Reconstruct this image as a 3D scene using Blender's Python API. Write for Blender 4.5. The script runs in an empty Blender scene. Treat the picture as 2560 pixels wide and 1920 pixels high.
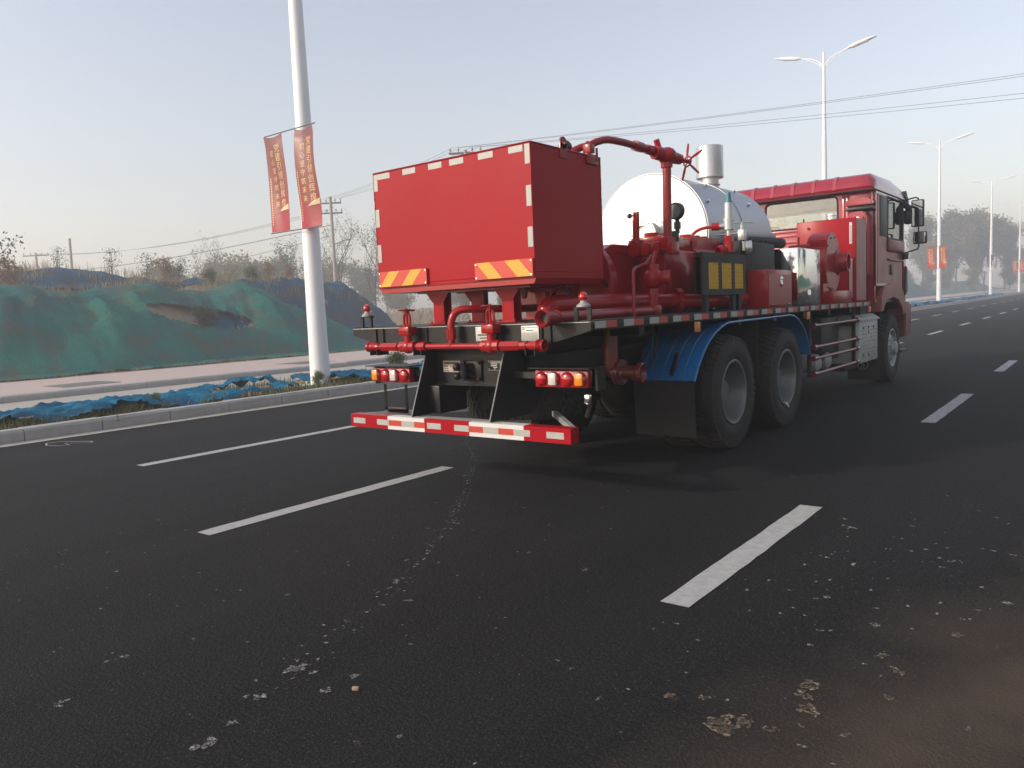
import bpy, bmesh, math, random
from mathutils import Vector, Matrix, noise
random.seed(7)
R_ = math.radians
sc = bpy.context.scene
COL = sc.collection

# ---------------------------------------------------------------- camera
CAM_H = 1.425; FPX = 1943.9; YAW, PITCH, ROLL = R_(38.1075), R_(5.3834), R_(2.5204)
_f = Vector((-math.sin(YAW)*math.cos(PITCH), math.cos(YAW)*math.cos(PITCH), -math.sin(PITCH)))
_r0 = Vector((math.cos(YAW), math.sin(YAW), 0)); _d0 = _f.cross(_r0)
_r = math.cos(ROLL)*_r0 + math.sin(ROLL)*_d0; _d = -math.sin(ROLL)*_r0 + math.cos(ROLL)*_d0
cam = bpy.data.cameras.new('camera'); camo = bpy.data.objects.new('camera', cam); COL.objects.link(camo)
cam.sensor_width = 36; cam.lens = FPX/2560*36; cam.clip_start = .05; cam.clip_end = 3000
camo.matrix_world = Matrix(((_r.x, -_d.x, -_f.x, 0), (_r.y, -_d.y, -_f.y, 0), (_r.z, -_d.z, -_f.z, CAM_H), (0, 0, 0, 1)))
sc.camera = camo

# ---------------------------------------------------------------- world, sun, exposure
SUN_EL = R_(24); SUN_AZ = R_(33)          # the sun stands behind and to the left: direction to it is (-sin, -cos)
world = bpy.data.worlds.new('World'); sc.world = world; world.use_nodes = True
nt = world.node_tree; nt.nodes.clear()
sky = nt.nodes.new('ShaderNodeTexSky'); sky.sky_type = 'NISHITA'; sky.sun_disc = False
sky.sun_elevation = SUN_EL; sky.sun_rotation = R_(180) + SUN_AZ
sky.air_density = 1.4; sky.dust_density = 1.4; sky.ozone_density = 1.0; sky.altitude = 50
bg = nt.nodes.new('ShaderNodeBackground'); bg.inputs['Strength'].default_value = .133
wo = nt.nodes.new('ShaderNodeOutputWorld')
hs = nt.nodes.new('ShaderNodeHueSaturation'); hs.inputs['Saturation'].default_value = .62   # thin smog greys the whole sky
nt.links.new(sky.outputs[0], hs.inputs['Color']); tn = nt.nodes.new('ShaderNodeMix'); tn.data_type = 'RGBA'; tn.blend_type = 'MULTIPLY'; tn.inputs[0].default_value = 1; tn.inputs[7].default_value = (1.05, .985, 1.02, 1)
nt.links.new(hs.outputs[0], tn.inputs[6]); nt.links.new(tn.outputs[2], bg.inputs[0]); nt.links.new(bg.outputs[0], wo.inputs[0])
sl = bpy.data.lights.new('sun', 'SUN'); sl.energy = 2.0; sl.angle = R_(3); sl.color = (1, .87, .7)
so = bpy.data.objects.new('sun', sl); COL.objects.link(so); so.location = (-30, -40, 40)
so.rotation_euler = Vector((math.sin(SUN_AZ)*math.cos(SUN_EL), math.cos(SUN_AZ)*math.cos(SUN_EL), -math.sin(SUN_EL))).to_track_quat('-Z', 'Y').to_euler()
sc.view_settings.view_transform = 'Standard'; sc.view_settings.look = 'None'
sc.view_settings.exposure = .65; sc.view_settings.gamma = 1
sc.render.engine = 'CYCLES'; sc.cycles.use_denoising = True
sc.cycles.max_bounces = 8; sc.cycles.volume_bounces = 1; sc.cycles.transparent_max_bounces = 12

# ---------------------------------------------------------------- helpers: pixels to points on a known plane
TX, TY = -4.15, 4.5                        # the truck's origin on the road
def _ray(px, py): return _r*((px-1280)/FPX) + _d*((py-960)/FPX) + _f
def wz(p, z=0): d = _ray(*p); t = (z-CAM_H)/d.z; return Vector((d.x*t, d.y*t, z))
def wx(p, x): d = _ray(*p); t = x/d.x; return Vector((x, d.y*t, CAM_H+d.z*t))
def wy(p, y): d = _ray(*p); t = y/d.y; return Vector((d.x*t, y, CAM_H+d.z*t))
def TU(p, u): w = wx(p, u+TX); return Vector((u, w.y-TY, w.z))
def TV(p, v): w = wy(p, v+TY); return Vector((w.x-TX, v, w.z))
def q1(x, y): return (860+x/3.16, 300+y/3.16)
def q2(x, y): return (860+x/3.16, 700+y/3.16)

# ---------------------------------------------------------------- materials
def mat(name, col, rough=.5, metal=0., var=.12, vs=6., bump=0., bs=60., coat=0., dust=0., dustc=(.23, .2, .17), spec=.5, emis=0):
    m = bpy.data.materials.new(name); m.use_nodes = True; t = m.node_tree; n = t.nodes; L = t.links
    b = n['Principled BSDF']; tc = n.new('ShaderNodeTexCoord')
    b.inputs['Roughness'].default_value = rough; b.inputs['Metallic'].default_value = metal
    b.inputs['Coat Weight'].default_value = coat; b.inputs['Coat Roughness'].default_value = .12
    b.inputs['Specular IOR Level'].default_value = spec
    nz = n.new('ShaderNodeTexNoise'); nz.inputs['Scale'].default_value = vs; nz.inputs['Detail'].default_value = 5
    L.new(tc.outputs['Object'], nz.inputs['Vector'])
    mx = n.new('ShaderNodeMix'); mx.data_type = 'RGBA'
    mx.inputs[6].default_value = tuple(c*(1-var) for c in col)+(1,); mx.inputs[7].default_value = tuple(min(1, c*(1+var)) for c in col)+(1,)
    L.new(nz.outputs['Fac'], mx.inputs[0]); out = mx.outputs[2]
    if dust:
        n2 = n.new('ShaderNodeTexNoise'); n2.inputs['Scale'].default_value = vs*.6+1; n2.inputs['Detail'].default_value = 8; n2.inputs['Roughness'].default_value = .65
        L.new(tc.outputs['Object'], n2.inputs['Vector'])
        mr = n.new('ShaderNodeMapRange'); mr.inputs[1].default_value = .38; mr.inputs[2].default_value = .72; mr.inputs[3].default_value = 0; mr.inputs[4].default_value = dust
        L.new(n2.outputs['Fac'], mr.inputs[0])
        m2 = n.new('ShaderNodeMix'); m2.data_type = 'RGBA'; m2.inputs[7].default_value = dustc+(1,)
        L.new(mr.outputs[0], m2.inputs[0]); L.new(out, m2.inputs[6]); out = m2.outputs[2]
        ra = n.new('ShaderNodeMath'); ra.operation = 'MULTIPLY_ADD'; ra.inputs[1].default_value = .5; ra.inputs[2].default_value = rough
        L.new(mr.outputs[0], ra.inputs[0]); L.new(ra.outputs[0], b.inputs['Roughness'])
    L.new(out, b.inputs['Base Color'])
    if bump:
        nb = n.new('ShaderNodeTexNoise'); nb.inputs['Scale'].default_value = bs; nb.inputs['Detail'].default_value = 6
        L.new(tc.outputs['Object'], nb.inputs['Vector'])
        bp = n.new('ShaderNodeBump'); bp.inputs['Strength'].default_value = bump; bp.inputs['Distance'].default_value = .02
        L.new(nb.outputs['Fac'], bp.inputs['Height']); L.new(bp.outputs[0], b.inputs['Normal'])
    if emis:
        b.inputs['Emission Color'].default_value = col+(1,); b.inputs['Emission Strength'].default_value = emis
    return m
M = {}
M['red'] = mat('red_paint', (.35, .005, .012), .28, var=.13, vs=1.3, coat=0, dust=.16, dustc=(.33, .035, .045), bump=.05, bs=1.6, spec=.13)
M['pump_red'] = mat('pump_red_paint', (.34, .007, .011), .3, var=.14, vs=6, coat=.3, spec=.22, dust=.1, dustc=(.2, .07, .05))
M['pipe_red'] = mat('pipe_red_paint', (.27, .009, .013), .34, var=.15, vs=8, coat=.35, spec=.25, dust=.1, dustc=(.2, .07, .05))
M['cab_red'] = mat('cab_red_paint', (.33, .012, .03), .28, metal=.1, var=.06, vs=3, coat=.8, dust=.12, dustc=(.3, .2, .18))
M['cab_dust'] = mat('dusty_cab_red', (.3, .03, .035), .45, var=.15, vs=4, coat=.3, dust=.7, dustc=(.27, .17, .13))
M['rail_red'] = mat('dark_red_paint', (.18, .014, .016), .35, coat=.4, dust=.2)
M['black'] = mat('black_paint', (.008, .008, .009), .4, var=.3, vs=5, spec=.3, dust=.06, dustc=(.08, .075, .065))
M['frame_black'] = mat('matte_black', (.016, .016, .015), .6, var=.25, vs=4, dust=.25, dustc=(.07, .065, .055))
M['deck'] = mat('deck_plate', (.03, .03, .031), .55, dust=.5, dustc=(.16, .14, .12))
M['alu'] = mat('aluminium_cladding', (.43, .44, .455), .42, metal=.85, var=.05, vs=3, bump=.04, bs=3)
M['silver'] = mat('silver_paint', (.6, .6, .58), .34, metal=.7, var=.08, vs=12)
M['steel'] = mat('polished_steel', (.72, .71, .66), .07, metal=1, var=.04, bump=.35, bs=3.2)
M['chrome'] = mat('chrome', (.75, .76, .78), .1, metal=1, var=.03)
M['rubber'] = mat('tyre_rubber', (.021, .02, .019), .75, var=.25, vs=9, bump=.25, bs=60, dust=.45, dustc=(.075, .066, .056))
M['rim'] = mat('rim_grey', (.17, .18, .18), .42, metal=.35, var=.2, vs=7, dust=.35, dustc=(.14, .13, .11))
M['rim_light'] = mat('rim_light_grey', (.42, .44, .44), .42, metal=.4, var=.2, vs=7, dust=.3)
M['blue'] = mat('blue_fender_paint', (.008, .17, .45), .33, var=.15, coat=.4, dust=.15)
M['yellow'] = mat('yellow_plastic', (.72, .44, .03), .5, var=.12, vs=20)
M['flap'] = mat('mud_flap_rubber', (.014, .014, .014), .7, dust=.3, dustc=(.06, .055, .045))
M['tape_w'] = mat('reflective_tape_silver', (.4, .4, .37), .38, var=.1, vs=30, bump=.15, bs=300)
M['tape_r'] = mat('reflective_tape_red', (.5, .045, .03), .35, var=.1, vs=30, bump=.15, bs=300)
M['white'] = mat('white_paint', (.66, .66, .64), .45, var=.06, dust=.1)
M['board_r'] = mat('warning_red', (.55, .035, .018), .4, var=.08, vs=20)
M['board_y'] = mat('warning_yellow', (.6, .34, .015), .4, var=.08, vs=20)
M['bracket_grey'] = mat('galvanised_plate', (.4, .4, .39), .5, metal=.3, var=.15, vs=9, dust=.3)
M['box_grey'] = mat('pale_grey_box', (.5, .5, .48), .5, var=.12, vs=6, dust=.35, dustc=(.3, .28, .24))
M['lens_r'] = mat('red_lens', (.42, .008, .012), .12, var=.25, vs=60, coat=1)
M['lens_o'] = mat('amber_lens', (.72, .25, .015), .14, var=.2, vs=60, coat=1)
M['lens_w'] = mat('clear_lens', (.62, .6, .56), .15, var=.2, vs=60, coat=1)
M['marker'] = mat('orange_marker', (.75, .23, .05), .35, var=.15, vs=80)
M['plate'] = mat('maker_plate_grey', (.52, .54, .5), .45, metal=.2, var=.06, vs=30)
M['label'] = mat('cream_label', (.52, .44, .33), .6, var=.15, vs=20)
M['ink'] = mat('dark_ink', (.06, .055, .05), .7)
M['hose'] = mat('black_hose', (.012, .012, .012), .5)
M['plastic'] = mat('dark_plastic', (.022, .024, .027), .45, dust=.2, dustc=(.1, .1, .1))
M['mirror'] = mat('mirror_glass', (.5, .55, .58), .03, metal=1, var=.02)
M['interior'] = mat('grey_cab_lining', (.3, .28, .25), .8)
M['gauge'] = mat('gauge_face', (.16, .18, .17), .25, coat=.6)
M['teal'] = mat('teal_cap', (.06, .2, .24), .45)
M['pole'] = mat('white_pole_paint', (.84, .86, .87), .42, var=.04, vs=2, dust=.1, dustc=(.5, .48, .44))
M['concrete_pole'] = mat('concrete_pole', (.34, .31, .27), .85, var=.15, vs=4, bump=.2)
M['wood_arm'] = mat('steel_crossarm', (.12, .11, .1), .7)
M['insul'] = mat('porcelain', (.35, .33, .3), .3)
M['wire'] = mat('grey_cable', (.09, .09, .09), .6)
M['bark'] = mat('bark', (.12, .1, .08), .9, var=.3, vs=10)
M['kerb'] = mat('concrete_kerb', (.42, .41, .39), .85, var=.2, vs=3, bump=.35, bs=40, dust=.5, dustc=(.2, .18, .15))
M['sidewalk'] = mat('pink_paving', (.5, .4, .36), .85, var=.1, vs=2, bump=.2, bs=30, dust=.45, dustc=(.46, .4, .34))
M['side_road'] = mat('pale_concrete', (.41, .38, .34), .85, var=.1, vs=1.5, bump=.2, bs=40, dust=.4, dustc=(.35, .3, .25))
M['soil'] = mat('brown_soil', (.26, .19, .12), .95, var=.35, vs=3, bump=.8, bs=12, dust=.5, dustc=(.38, .3, .2))
M['field'] = mat('dry_field', (.24, .2, .12), .95, var=.35, vs=.6, bump=.6, bs=6, dust=.7, dustc=(.12, .14, .06))
M['pit'] = mat('grey_slab', (.16, .15, .14), .8, var=.2, vs=5)

def glass_mat(name, tint, refl=.12):
    m = bpy.data.materials.new(name); m.use_nodes = True; n = m.node_tree.nodes; L = m.node_tree.links; n.clear()
    o = n.new('ShaderNodeOutputMaterial'); mx = n.new('ShaderNodeMixShader'); tr = n.new('ShaderNodeBsdfTransparent'); gl = n.new('ShaderNodeBsdfGlossy')
    fr = n.new('ShaderNodeFresnel'); fr.inputs[0].default_value = 1.5; ad = n.new('ShaderNodeMath'); ad.inputs[1].default_value = refl
    tr.inputs[0].default_value = tint+(1,); gl.inputs['Roughness'].default_value = .03; gl.inputs[0].default_value = (.9, .92, .92, 1)
    L.new(fr.outputs[0], ad.inputs[0]); L.new(ad.outputs[0], mx.inputs[0]); L.new(tr.outputs[0], mx.inputs[1]); L.new(gl.outputs[0], mx.inputs[2]); L.new(mx.outputs[0], o.inputs[0])
    return m
M['glass'] = glass_mat('window_glass', (.8, .82, .8), .06)
M['clear'] = glass_mat('clear_plastic', (.86, .84, .78), .1)

def leaf_mat(name, c1, c2):
    m = bpy.data.materials.new(name); m.use_nodes = True; t = m.node_tree; n = t.nodes; L = t.links
    b = n['Principled BSDF']; b.inputs['Roughness'].default_value = .7; b.inputs['Specular IOR Level'].default_value = .25
    g = n.new('ShaderNodeNewGeometry'); mx = n.new('ShaderNodeMix'); mx.data_type = 'RGBA'
    mx.inputs[6].default_value = c1+(1,); mx.inputs[7].default_value = c2+(1,); L.new(g.outputs['Random Per Island'], mx.inputs[0])
    L.new(mx.outputs[2], b.inputs['Base Color'])
    tl = n.new('ShaderNodeBsdfTranslucent'); L.new(mx.outputs[2], tl.inputs[0]); ms = n.new('ShaderNodeMixShader'); ms.inputs[0].default_value = .3
    o = n['Material Output']; L.new(b.outputs[0], ms.inputs[1]); L.new(tl.outputs[0], ms.inputs[2]); L.new(ms.outputs[0], o.inputs[0])
    return m
M['leaf_dark'] = leaf_mat('dark_leaves', (.03, .05, .02), (.08, .09, .035))
M['leaf_green'] = leaf_mat('green_leaves', (.08, .12, .04), (.18, .19, .07))
M['leaf_olive'] = leaf_mat('olive_leaves', (.13, .14, .06), (.26, .23, .11))
M['leaf_dry'] = leaf_mat('dry_brown_leaves', (.2, .11, .06), (.34, .2, .1))
M['straw'] = leaf_mat('dry_grass', (.22, .17, .09), (.4, .32, .18))
M['grass'] = leaf_mat('green_grass', (.05, .08, .02), (.14, .15, .05))

def net_mat(name, c1, c2, brown, bf, rib=0):
    m = bpy.data.materials.new(name); m.use_nodes = True; t = m.node_tree; n = t.nodes; L = t.links
    b = n['Principled BSDF']; b.inputs['Roughness'].default_value = .85; b.inputs['Specular IOR Level'].default_value = .2
    tc = n.new('ShaderNodeTexCoord')
    def nz(s, d=5, ro=.55):
        k = n.new('ShaderNodeTexNoise'); k.inputs['Scale'].default_value = s; k.inputs['Detail'].default_value = d; k.inputs['Roughness'].default_value = ro
        L.new(tc.outputs['Object'], k.inputs['Vector']); return k
    a = nz(.45); m1 = n.new('ShaderNodeMix'); m1.data_type = 'RGBA'; m1.inputs[6].default_value = c1+(1,); m1.inputs[7].default_value = c2+(1,)
    r1 = n.new('ShaderNodeMapRange'); r1.inputs[1].default_value = .35; r1.inputs[2].default_value = .65; L.new(a.outputs['Fac'], r1.inputs[0]); L.new(r1.outputs[0], m1.inputs[0])
    k = nz(.9, 7, .6); r2 = n.new('ShaderNodeMapRange'); r2.inputs[1].default_value = .46; r2.inputs[2].default_value = .66; r2.inputs[4].default_value = bf
    L.new(k.outputs['Fac'], r2.inputs[0]); m2 = n.new('ShaderNodeMix'); m2.data_type = 'RGBA'; m2.inputs[7].default_value = brown+(1,)
    L.new(r2.outputs[0], m2.inputs[0]); L.new(m1.outputs[2], m2.inputs[6]); L.new(m2.outputs[2], b.inputs['Base Color'])
    h = nz(6, 8, .72); bp = n.new('ShaderNodeBump'); bp.inputs['Strength'].default_value = .9; bp.inputs['Distance'].default_value = .09
    L.new(h.outputs['Fac'], bp.inputs['Height']); L.new(bp.outputs[0], b.inputs['Normal'])
    return m
M['net_green'] = net_mat('green_net', (.012, .17, .125), (.01, .1, .115), (.1, .1, .06), .78)
M['net_blue'] = net_mat('blue_net', (.005, .185, .33), (.006, .1, .19), (.07, .08, .08), .25)
M['net_dark'] = net_mat('dark_blue_net', (.006, .085, .17), (.01, .05, .085), (.09, .07, .04), .85)

def road_mat():
    m = bpy.data.materials.new('asphalt'); m.use_nodes = True; t = m.node_tree; n = t.nodes; L = t.links
    b = n['Principled BSDF']; tc = n.new('ShaderNodeTexCoord')
    def nz(s, d=5, ro=.55, vec=None):
        k = n.new('ShaderNodeTexNoise'); k.inputs['Scale'].default_value = s; k.inputs['Detail'].default_value = d; k.inputs['Roughness'].default_value = ro
        L.new(vec or tc.outputs['Object'], k.inputs['Vector']); return k.outputs['Fac']
    def mr(x, a, c, lo=0., hi=1.):
        k = n.new('ShaderNodeMapRange'); k.inputs[1].default_value = a; k.inputs[2].default_value = c; k.inputs[3].default_value = lo; k.inputs[4].default_value = hi
        L.new(x, k.inputs[0]); return k.outputs[0]
    def mix(f, a, c):
        k = n.new('ShaderNodeMix'); k.data_type = 'RGBA'
        L.new(f, k.inputs[0])
        for s, v in ((6, a), (7, c)):
            if isinstance(v, tuple): k.inputs[s].default_value = v+(1,)
            else: L.new(v, k.inputs[s])
        return k.outputs[2]
    def mul(a, c):
        k = n.new('ShaderNodeMath'); k.operation = 'MULTIPLY'; L.new(a, k.inputs[0])
        if isinstance(c, float): k.inputs[1].default_value = c
        else: L.new(c, k.inputs[1])
        return k.outputs[0]
    st = n.new('ShaderNodeMapping'); st.inputs['Scale'].default_value = (1, .12, 1); L.new(tc.outputs['Object'], st.inputs['Vector'])
    base = mix(mr(nz(1.3, 5, .6, st.outputs[0]), .35, .65), (.008, .0081, .0083), (.015, .015, .0152))          # long rolled streaks
    agg = nz(75, 3, .75); base = mix(mr(agg, .48, .72, 0, .95), base, (.055, .055, .054)); base = mix(mr(nz(38, 4, .7), .5, .7, 0, .6), base, (.006, .006, .006))
    vo = n.new('ShaderNodeTexVoronoi'); vo.inputs['Scale'].default_value = 75; L.new(tc.outputs['Object'], vo.inputs['Vector'])
    big = mr(vo.outputs['Distance'], .0, .22, 1, 0)
    sp = n.new('ShaderNodeTexWhiteNoise'); L.new(vo.outputs['Position'], sp.inputs['Vector'])
    base = mix(mul(big, mr(sp.outputs['Value'], .9, .96)), base, (.3, .29, .27))                            # pale stone chips
    # tracked-in mud on the near right of the road
    sx = n.new('ShaderNodeSeparateXYZ'); L.new(tc.outputs['Object'], sx.inputs[0])
    ad = n.new('ShaderNodeMath'); ad.operation = 'MULTIPLY_ADD'; ad.inputs[1].default_value = .36; L.new(sx.outputs['Y'], ad.inputs[0])
    ng = n.new('ShaderNodeMath'); ng.operation = 'SUBTRACT'; L.new(sx.outputs['X'], ng.inputs[0]); L.new(ad.outputs[0], ng.inputs[1])  # x - .36 y
    wob = nz(.7, 4, .5); wv = n.new('ShaderNodeMath'); wv.operation = 'MULTIPLY_ADD'; wv.inputs[1].default_value = 1.5; L.new(wob, wv.inputs[0]); L.new(ng.outputs[0], wv.inputs[2])
    mud = mul(mr(wv.outputs[0], -1.95, -1.25), mr(nz(2.2, 6, .6), .2, .65, .35, 1.))
    base = mix(mul(mud, .85), base, (.1, .074, .054))
    L.new(base, b.inputs['Base Color']); b.inputs['Roughness'].default_value = .8; b.inputs['Specular IOR Level'].default_value = .15
    bp = n.new('ShaderNodeBump'); bp.inputs['Strength'].default_value = 1; bp.inputs['Distance'].default_value = .016
    L.new(agg, bp.inputs['Height']); L.new(bp.outputs[0], b.inputs['Normal'])
    return m
M['asphalt'] = road_mat()
M['line'] = mat('road_line_paint', (.42, .42, .41), .75, var=.12, vs=25, bump=.3, bs=90, dust=.45, dustc=(.22, .21, .2))
M['line_old'] = mat('edge_line_paint', (.5, .47, .39), .8, var=.15, vs=12, dust=.6, dustc=(.2, .19, .16))
M['splat'] = mat('dried_mortar', (.33, .325, .31), .9, var=.3, vs=30)
def speck(m, sc_, lo, hi):
    n = m.node_tree.nodes; L = m.node_tree.links; b = n['Principled BSDF']; tc = n.new('ShaderNodeTexCoord'); k = n.new('ShaderNodeTexNoise'); k.inputs['Scale'].default_value = sc_; k.inputs['Detail'].default_value = 5; k.inputs['Roughness'].default_value = .7
    L.new(tc.outputs['Object'], k.inputs['Vector']); r = n.new('ShaderNodeMapRange'); r.inputs[1].default_value = lo; r.inputs[2].default_value = hi; L.new(k.outputs['Fac'], r.inputs[0]); L.new(r.outputs[0], b.inputs['Alpha'])
speck(M['splat'], 90, .42, .62)
M['mud'] = mat('dried_mud', (.3, .24, .17), .95, var=.3, vs=30)

# ---------------------------------------------------------------- mesh helpers
class B:
    def __init__(s): s.bm = bmesh.new(); s.mi = 0
    def _f(s, vs, sm=False):
        try: f = s.bm.faces.new(vs)
        except ValueError: return
        f.material_index = s.mi; f.smooth = sm
    def box(s, a, c, bevel=0, rot=None, piv=None):
        (x0, y0, z0), (x1, y1, z1) = a, c
        vs = [s.bm.verts.new(p) for p in ((x0, y0, z0), (x1, y0, z0), (x1, y1, z0), (x0, y1, z0), (x0, y0, z1), (x1, y0, z1), (x1, y1, z1), (x0, y1, z1))]
        fs = [s.bm.faces.new([vs[i] for i in q]) for q in ((3, 2, 1, 0), (4, 5, 6, 7), (0, 1, 5, 4), (1, 2, 6, 5), (2, 3, 7, 6), (3, 0, 4, 7))]
        for f in fs: f.material_index = s.mi
        if rot is not None:
            p = Vector(piv) if piv is not None else Vector(((x0+x1)/2, (y0+y1)/2, (z0+z1)/2))
            for v in vs: v.co = p + rot @ (v.co-p)
        if bevel:
            es = list({e for f in fs for e in f.edges})
            bmesh.ops.bevel(s.bm, geom=es, offset=bevel, segments=2, affect='EDGES', profile=.5, material=s.mi)
        return s
    def hexa(s, pts):                       # 8 points: bottom ring then top ring
        vs = [s.bm.verts.new(p) for p in pts]
        for q in ((3, 2, 1, 0), (4, 5, 6, 7), (0, 1, 5, 4), (1, 2, 6, 5), (2, 3, 7, 6), (3, 0, 4, 7)): s._f([vs[i] for i in q])
        return s
    def prism(s, poly, axis, lo, hi, bevel=0):  # 2D polygon extruded along an axis
        def P(a, b, c): return {'x': (c, a, b), 'y': (a, c, b), 'z': (a, b, c)}[axis]
        A = [s.bm.verts.new(P(a, b, lo)) for a, b in poly]; C = [s.bm.verts.new(P(a, b, hi)) for a, b in poly]; n = len(poly); n0 = len(s.bm.faces)
        fs = [s.bm.faces.new(A[::-1]), s.bm.faces.new(C)]
        for i in range(n): fs.append(s.bm.faces.new([A[i], A[(i+1) % n], C[(i+1) % n], C[i]]))
        for f in fs: f.material_index = s.mi
        bmesh.ops.recalc_face_normals(s.bm, faces=fs)
        if bevel: bmesh.ops.bevel(s.bm, geom=list({e for f in fs for e in f.edges}), offset=bevel, segments=2, affect='EDGES', material=s.mi)
        return s
    def tube(s, pts, r, n=10, caps=True):
        pts = [Vector(p) for p in pts]; m = len(pts); rs = r if isinstance(r, (list, tuple)) else [r]*m
        t0 = (pts[1]-pts[0]).normalized(); up = Vector((0, 0, 1)) if abs(t0.z) < .9 else Vector((1, 0, 0)); nrm = t0.cross(up).normalized(); rings = []
        for i in range(m):
            t = ((pts[min(i+1, m-1)]-pts[i]).normalized()+(pts[i]-pts[max(i-1, 0)]).normalized())
            t = t.normalized() if t.length > 1e-6 else t0
            nrm = (nrm-t*nrm.dot(t)).normalized(); bi = t.cross(nrm)
            rings.append([s.bm.verts.new(pts[i]+(nrm*math.cos(2*math.pi*k/n)+bi*math.sin(2*math.pi*k/n))*rs[i]) for k in range(n)])
        for i in range(m-1):
            for k in range(n): s._f([rings[i][k], rings[i+1][k], rings[i+1][(k+1) % n], rings[i][(k+1) % n]][::-1], True)
        if caps: s._f(rings[0]); s._f(rings[-1][::-1])
        return s
    def rev(s, prof, o, ax, n=24, a0=0, a1=2*math.pi):      # profile of (radius, height along the axis)
        o = Vector(o); ax = Vector(ax).normalized(); e1 = ax.cross(Vector((0, 0, 1)) if abs(ax.z) < .9 else Vector((1, 0, 0))).normalized(); e2 = ax.cross(e1)
        full = abs(a1-a0-2*math.pi) < 1e-6; cnt = n if full else n+1; rings = []
        for r, h in prof:
            if r < 1e-5: rings.append([s.bm.verts.new(o+ax*h)]); continue
            rings.append([s.bm.verts.new(o+ax*h+(e1*math.cos(a0+(a1-a0)*k/n)+e2*math.sin(a0+(a1-a0)*k/n))*r) for k in range(cnt)])
        for i in range(len(prof)-1):
            A, C = rings[i], rings[i+1]
            for k in range(n):
                k2 = (k+1) % cnt
                if len(A) == 1 and len(C) == 1: continue
                if len(A) == 1: s._f([A[0], C[k], C[k2]], True)
                elif len(C) == 1: s._f([A[k], C[0], A[k2]], True)
                else: s._f([A[k], C[k], C[k2], A[k2]], True)
        return s
    def cyl(s, p0, p1, r, n=16, r1=None):
        p0 = Vector(p0); p1 = Vector(p1); L = (p1-p0).length
        return s.rev([(0, 0), (r, 0), (r if r1 is None else r1, L), (0, L)], p0, p1-p0, n)
    def ring(s, c, ax, R, r, n=24, k=8):
        return s.rev([(R+r*math.cos(2*math.pi*j/k), r*math.sin(2*math.pi*j/k)) for j in range(k+1)], c, ax, n)
    def ball(s, c, r, n=14, sc_=(1, 1, 1)):
        n0 = len(s.bm.verts); s.rev([(r*math.sin(math.pi*j/8), -r*math.cos(math.pi*j/8)) for j in range(9)], (0, 0, 0), (0, 0, 1), n)
        s.bm.verts.ensure_lookup_table()
        for v in s.bm.verts[n0:]: v.co = Vector((v.co.x*sc_[0]+c[0], v.co.y*sc_[1]+c[1], v.co.z*sc_[2]+c[2]))
        return s
    def quad(s, *p, sm=False): s._f([s.bm.verts.new(q) for q in p], sm); return s
    def poly(s, pts): s._f([s.bm.verts.new(q) for q in pts]); return s
    def mesh(s, name, mats, ang=35, fixn=True):
        if fixn: bmesh.ops.recalc_face_normals(s.bm, faces=s.bm.faces)
        me = bpy.data.meshes.new(name); s.bm.to_mesh(me); s.bm.free()
        for m in (mats if isinstance(mats, (list, tuple)) else [mats]): me.materials.append(M[m] if isinstance(m, str) else m)
        if ang: me.set_sharp_from_angle(angle=R_(ang))
        return me
    def obj(s, name, mats, parent=None, ang=35, fixn=True):
        return link(name, s.mesh(name, mats, ang, fixn), parent)
def link(name, me, parent=None, loc=None, rotz=None):
    o = bpy.data.objects.new(name, me); COL.objects.link(o)
    if parent is not None: o.parent = parent
    if loc is not None: o.location = loc
    if rotz is not None: o.rotation_euler = (0, 0, rotz)
    return o
def tag(o, label, cat, group=None):
    o['label'] = label; o['category'] = cat
    if group: o['group'] = group
    return o
def thing(name, label, cat, loc=(0, 0, 0), group=None):
    return tag(link(name, None, None, loc), label, cat, group)
def struct(o): o['kind'] = 'structure'; return o
def stuff(o, label=None, cat=None):
    o['kind'] = 'stuff'
    if label: o['label'] = label
    if cat: o['category'] = cat
    return o
def copy_tree(o, parent=None):
    c = o.copy(); COL.objects.link(c); c.parent = parent
    for ch in list(o.children): copy_tree(ch, c)
    return c
def arc(p0, pm, p1, n=8):                  # smooth bend through a corner point
    p0, pm, p1 = Vector(p0), Vector(pm), Vector(p1)
    return [(1-t)**2*p0+2*t*(1-t)*pm+t*t*p1 for t in [i/n for i in range(n+1)]]
def fbm(x, y, z=0, o=4): return noise.fractal(Vector((x, y, z)), 1.0, 2.1, o)
def sst(a, b, x): t = max(0, min(1, (x-a)/(b-a))); return t*t*(3-2*t)
def gr(y):                                  # the road climbs very slightly in the distance
    t = max(0, y-12); return .0065*t*t/(t+18)

speck(M['mud'], 60, .44, .66); speck(M['line'], 70, .22, .34); speck(M['line_old'], 30, .2, .36)
M['mud_chip'] = mat('tan_brick', (.4, .25, .17), .9)

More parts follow.
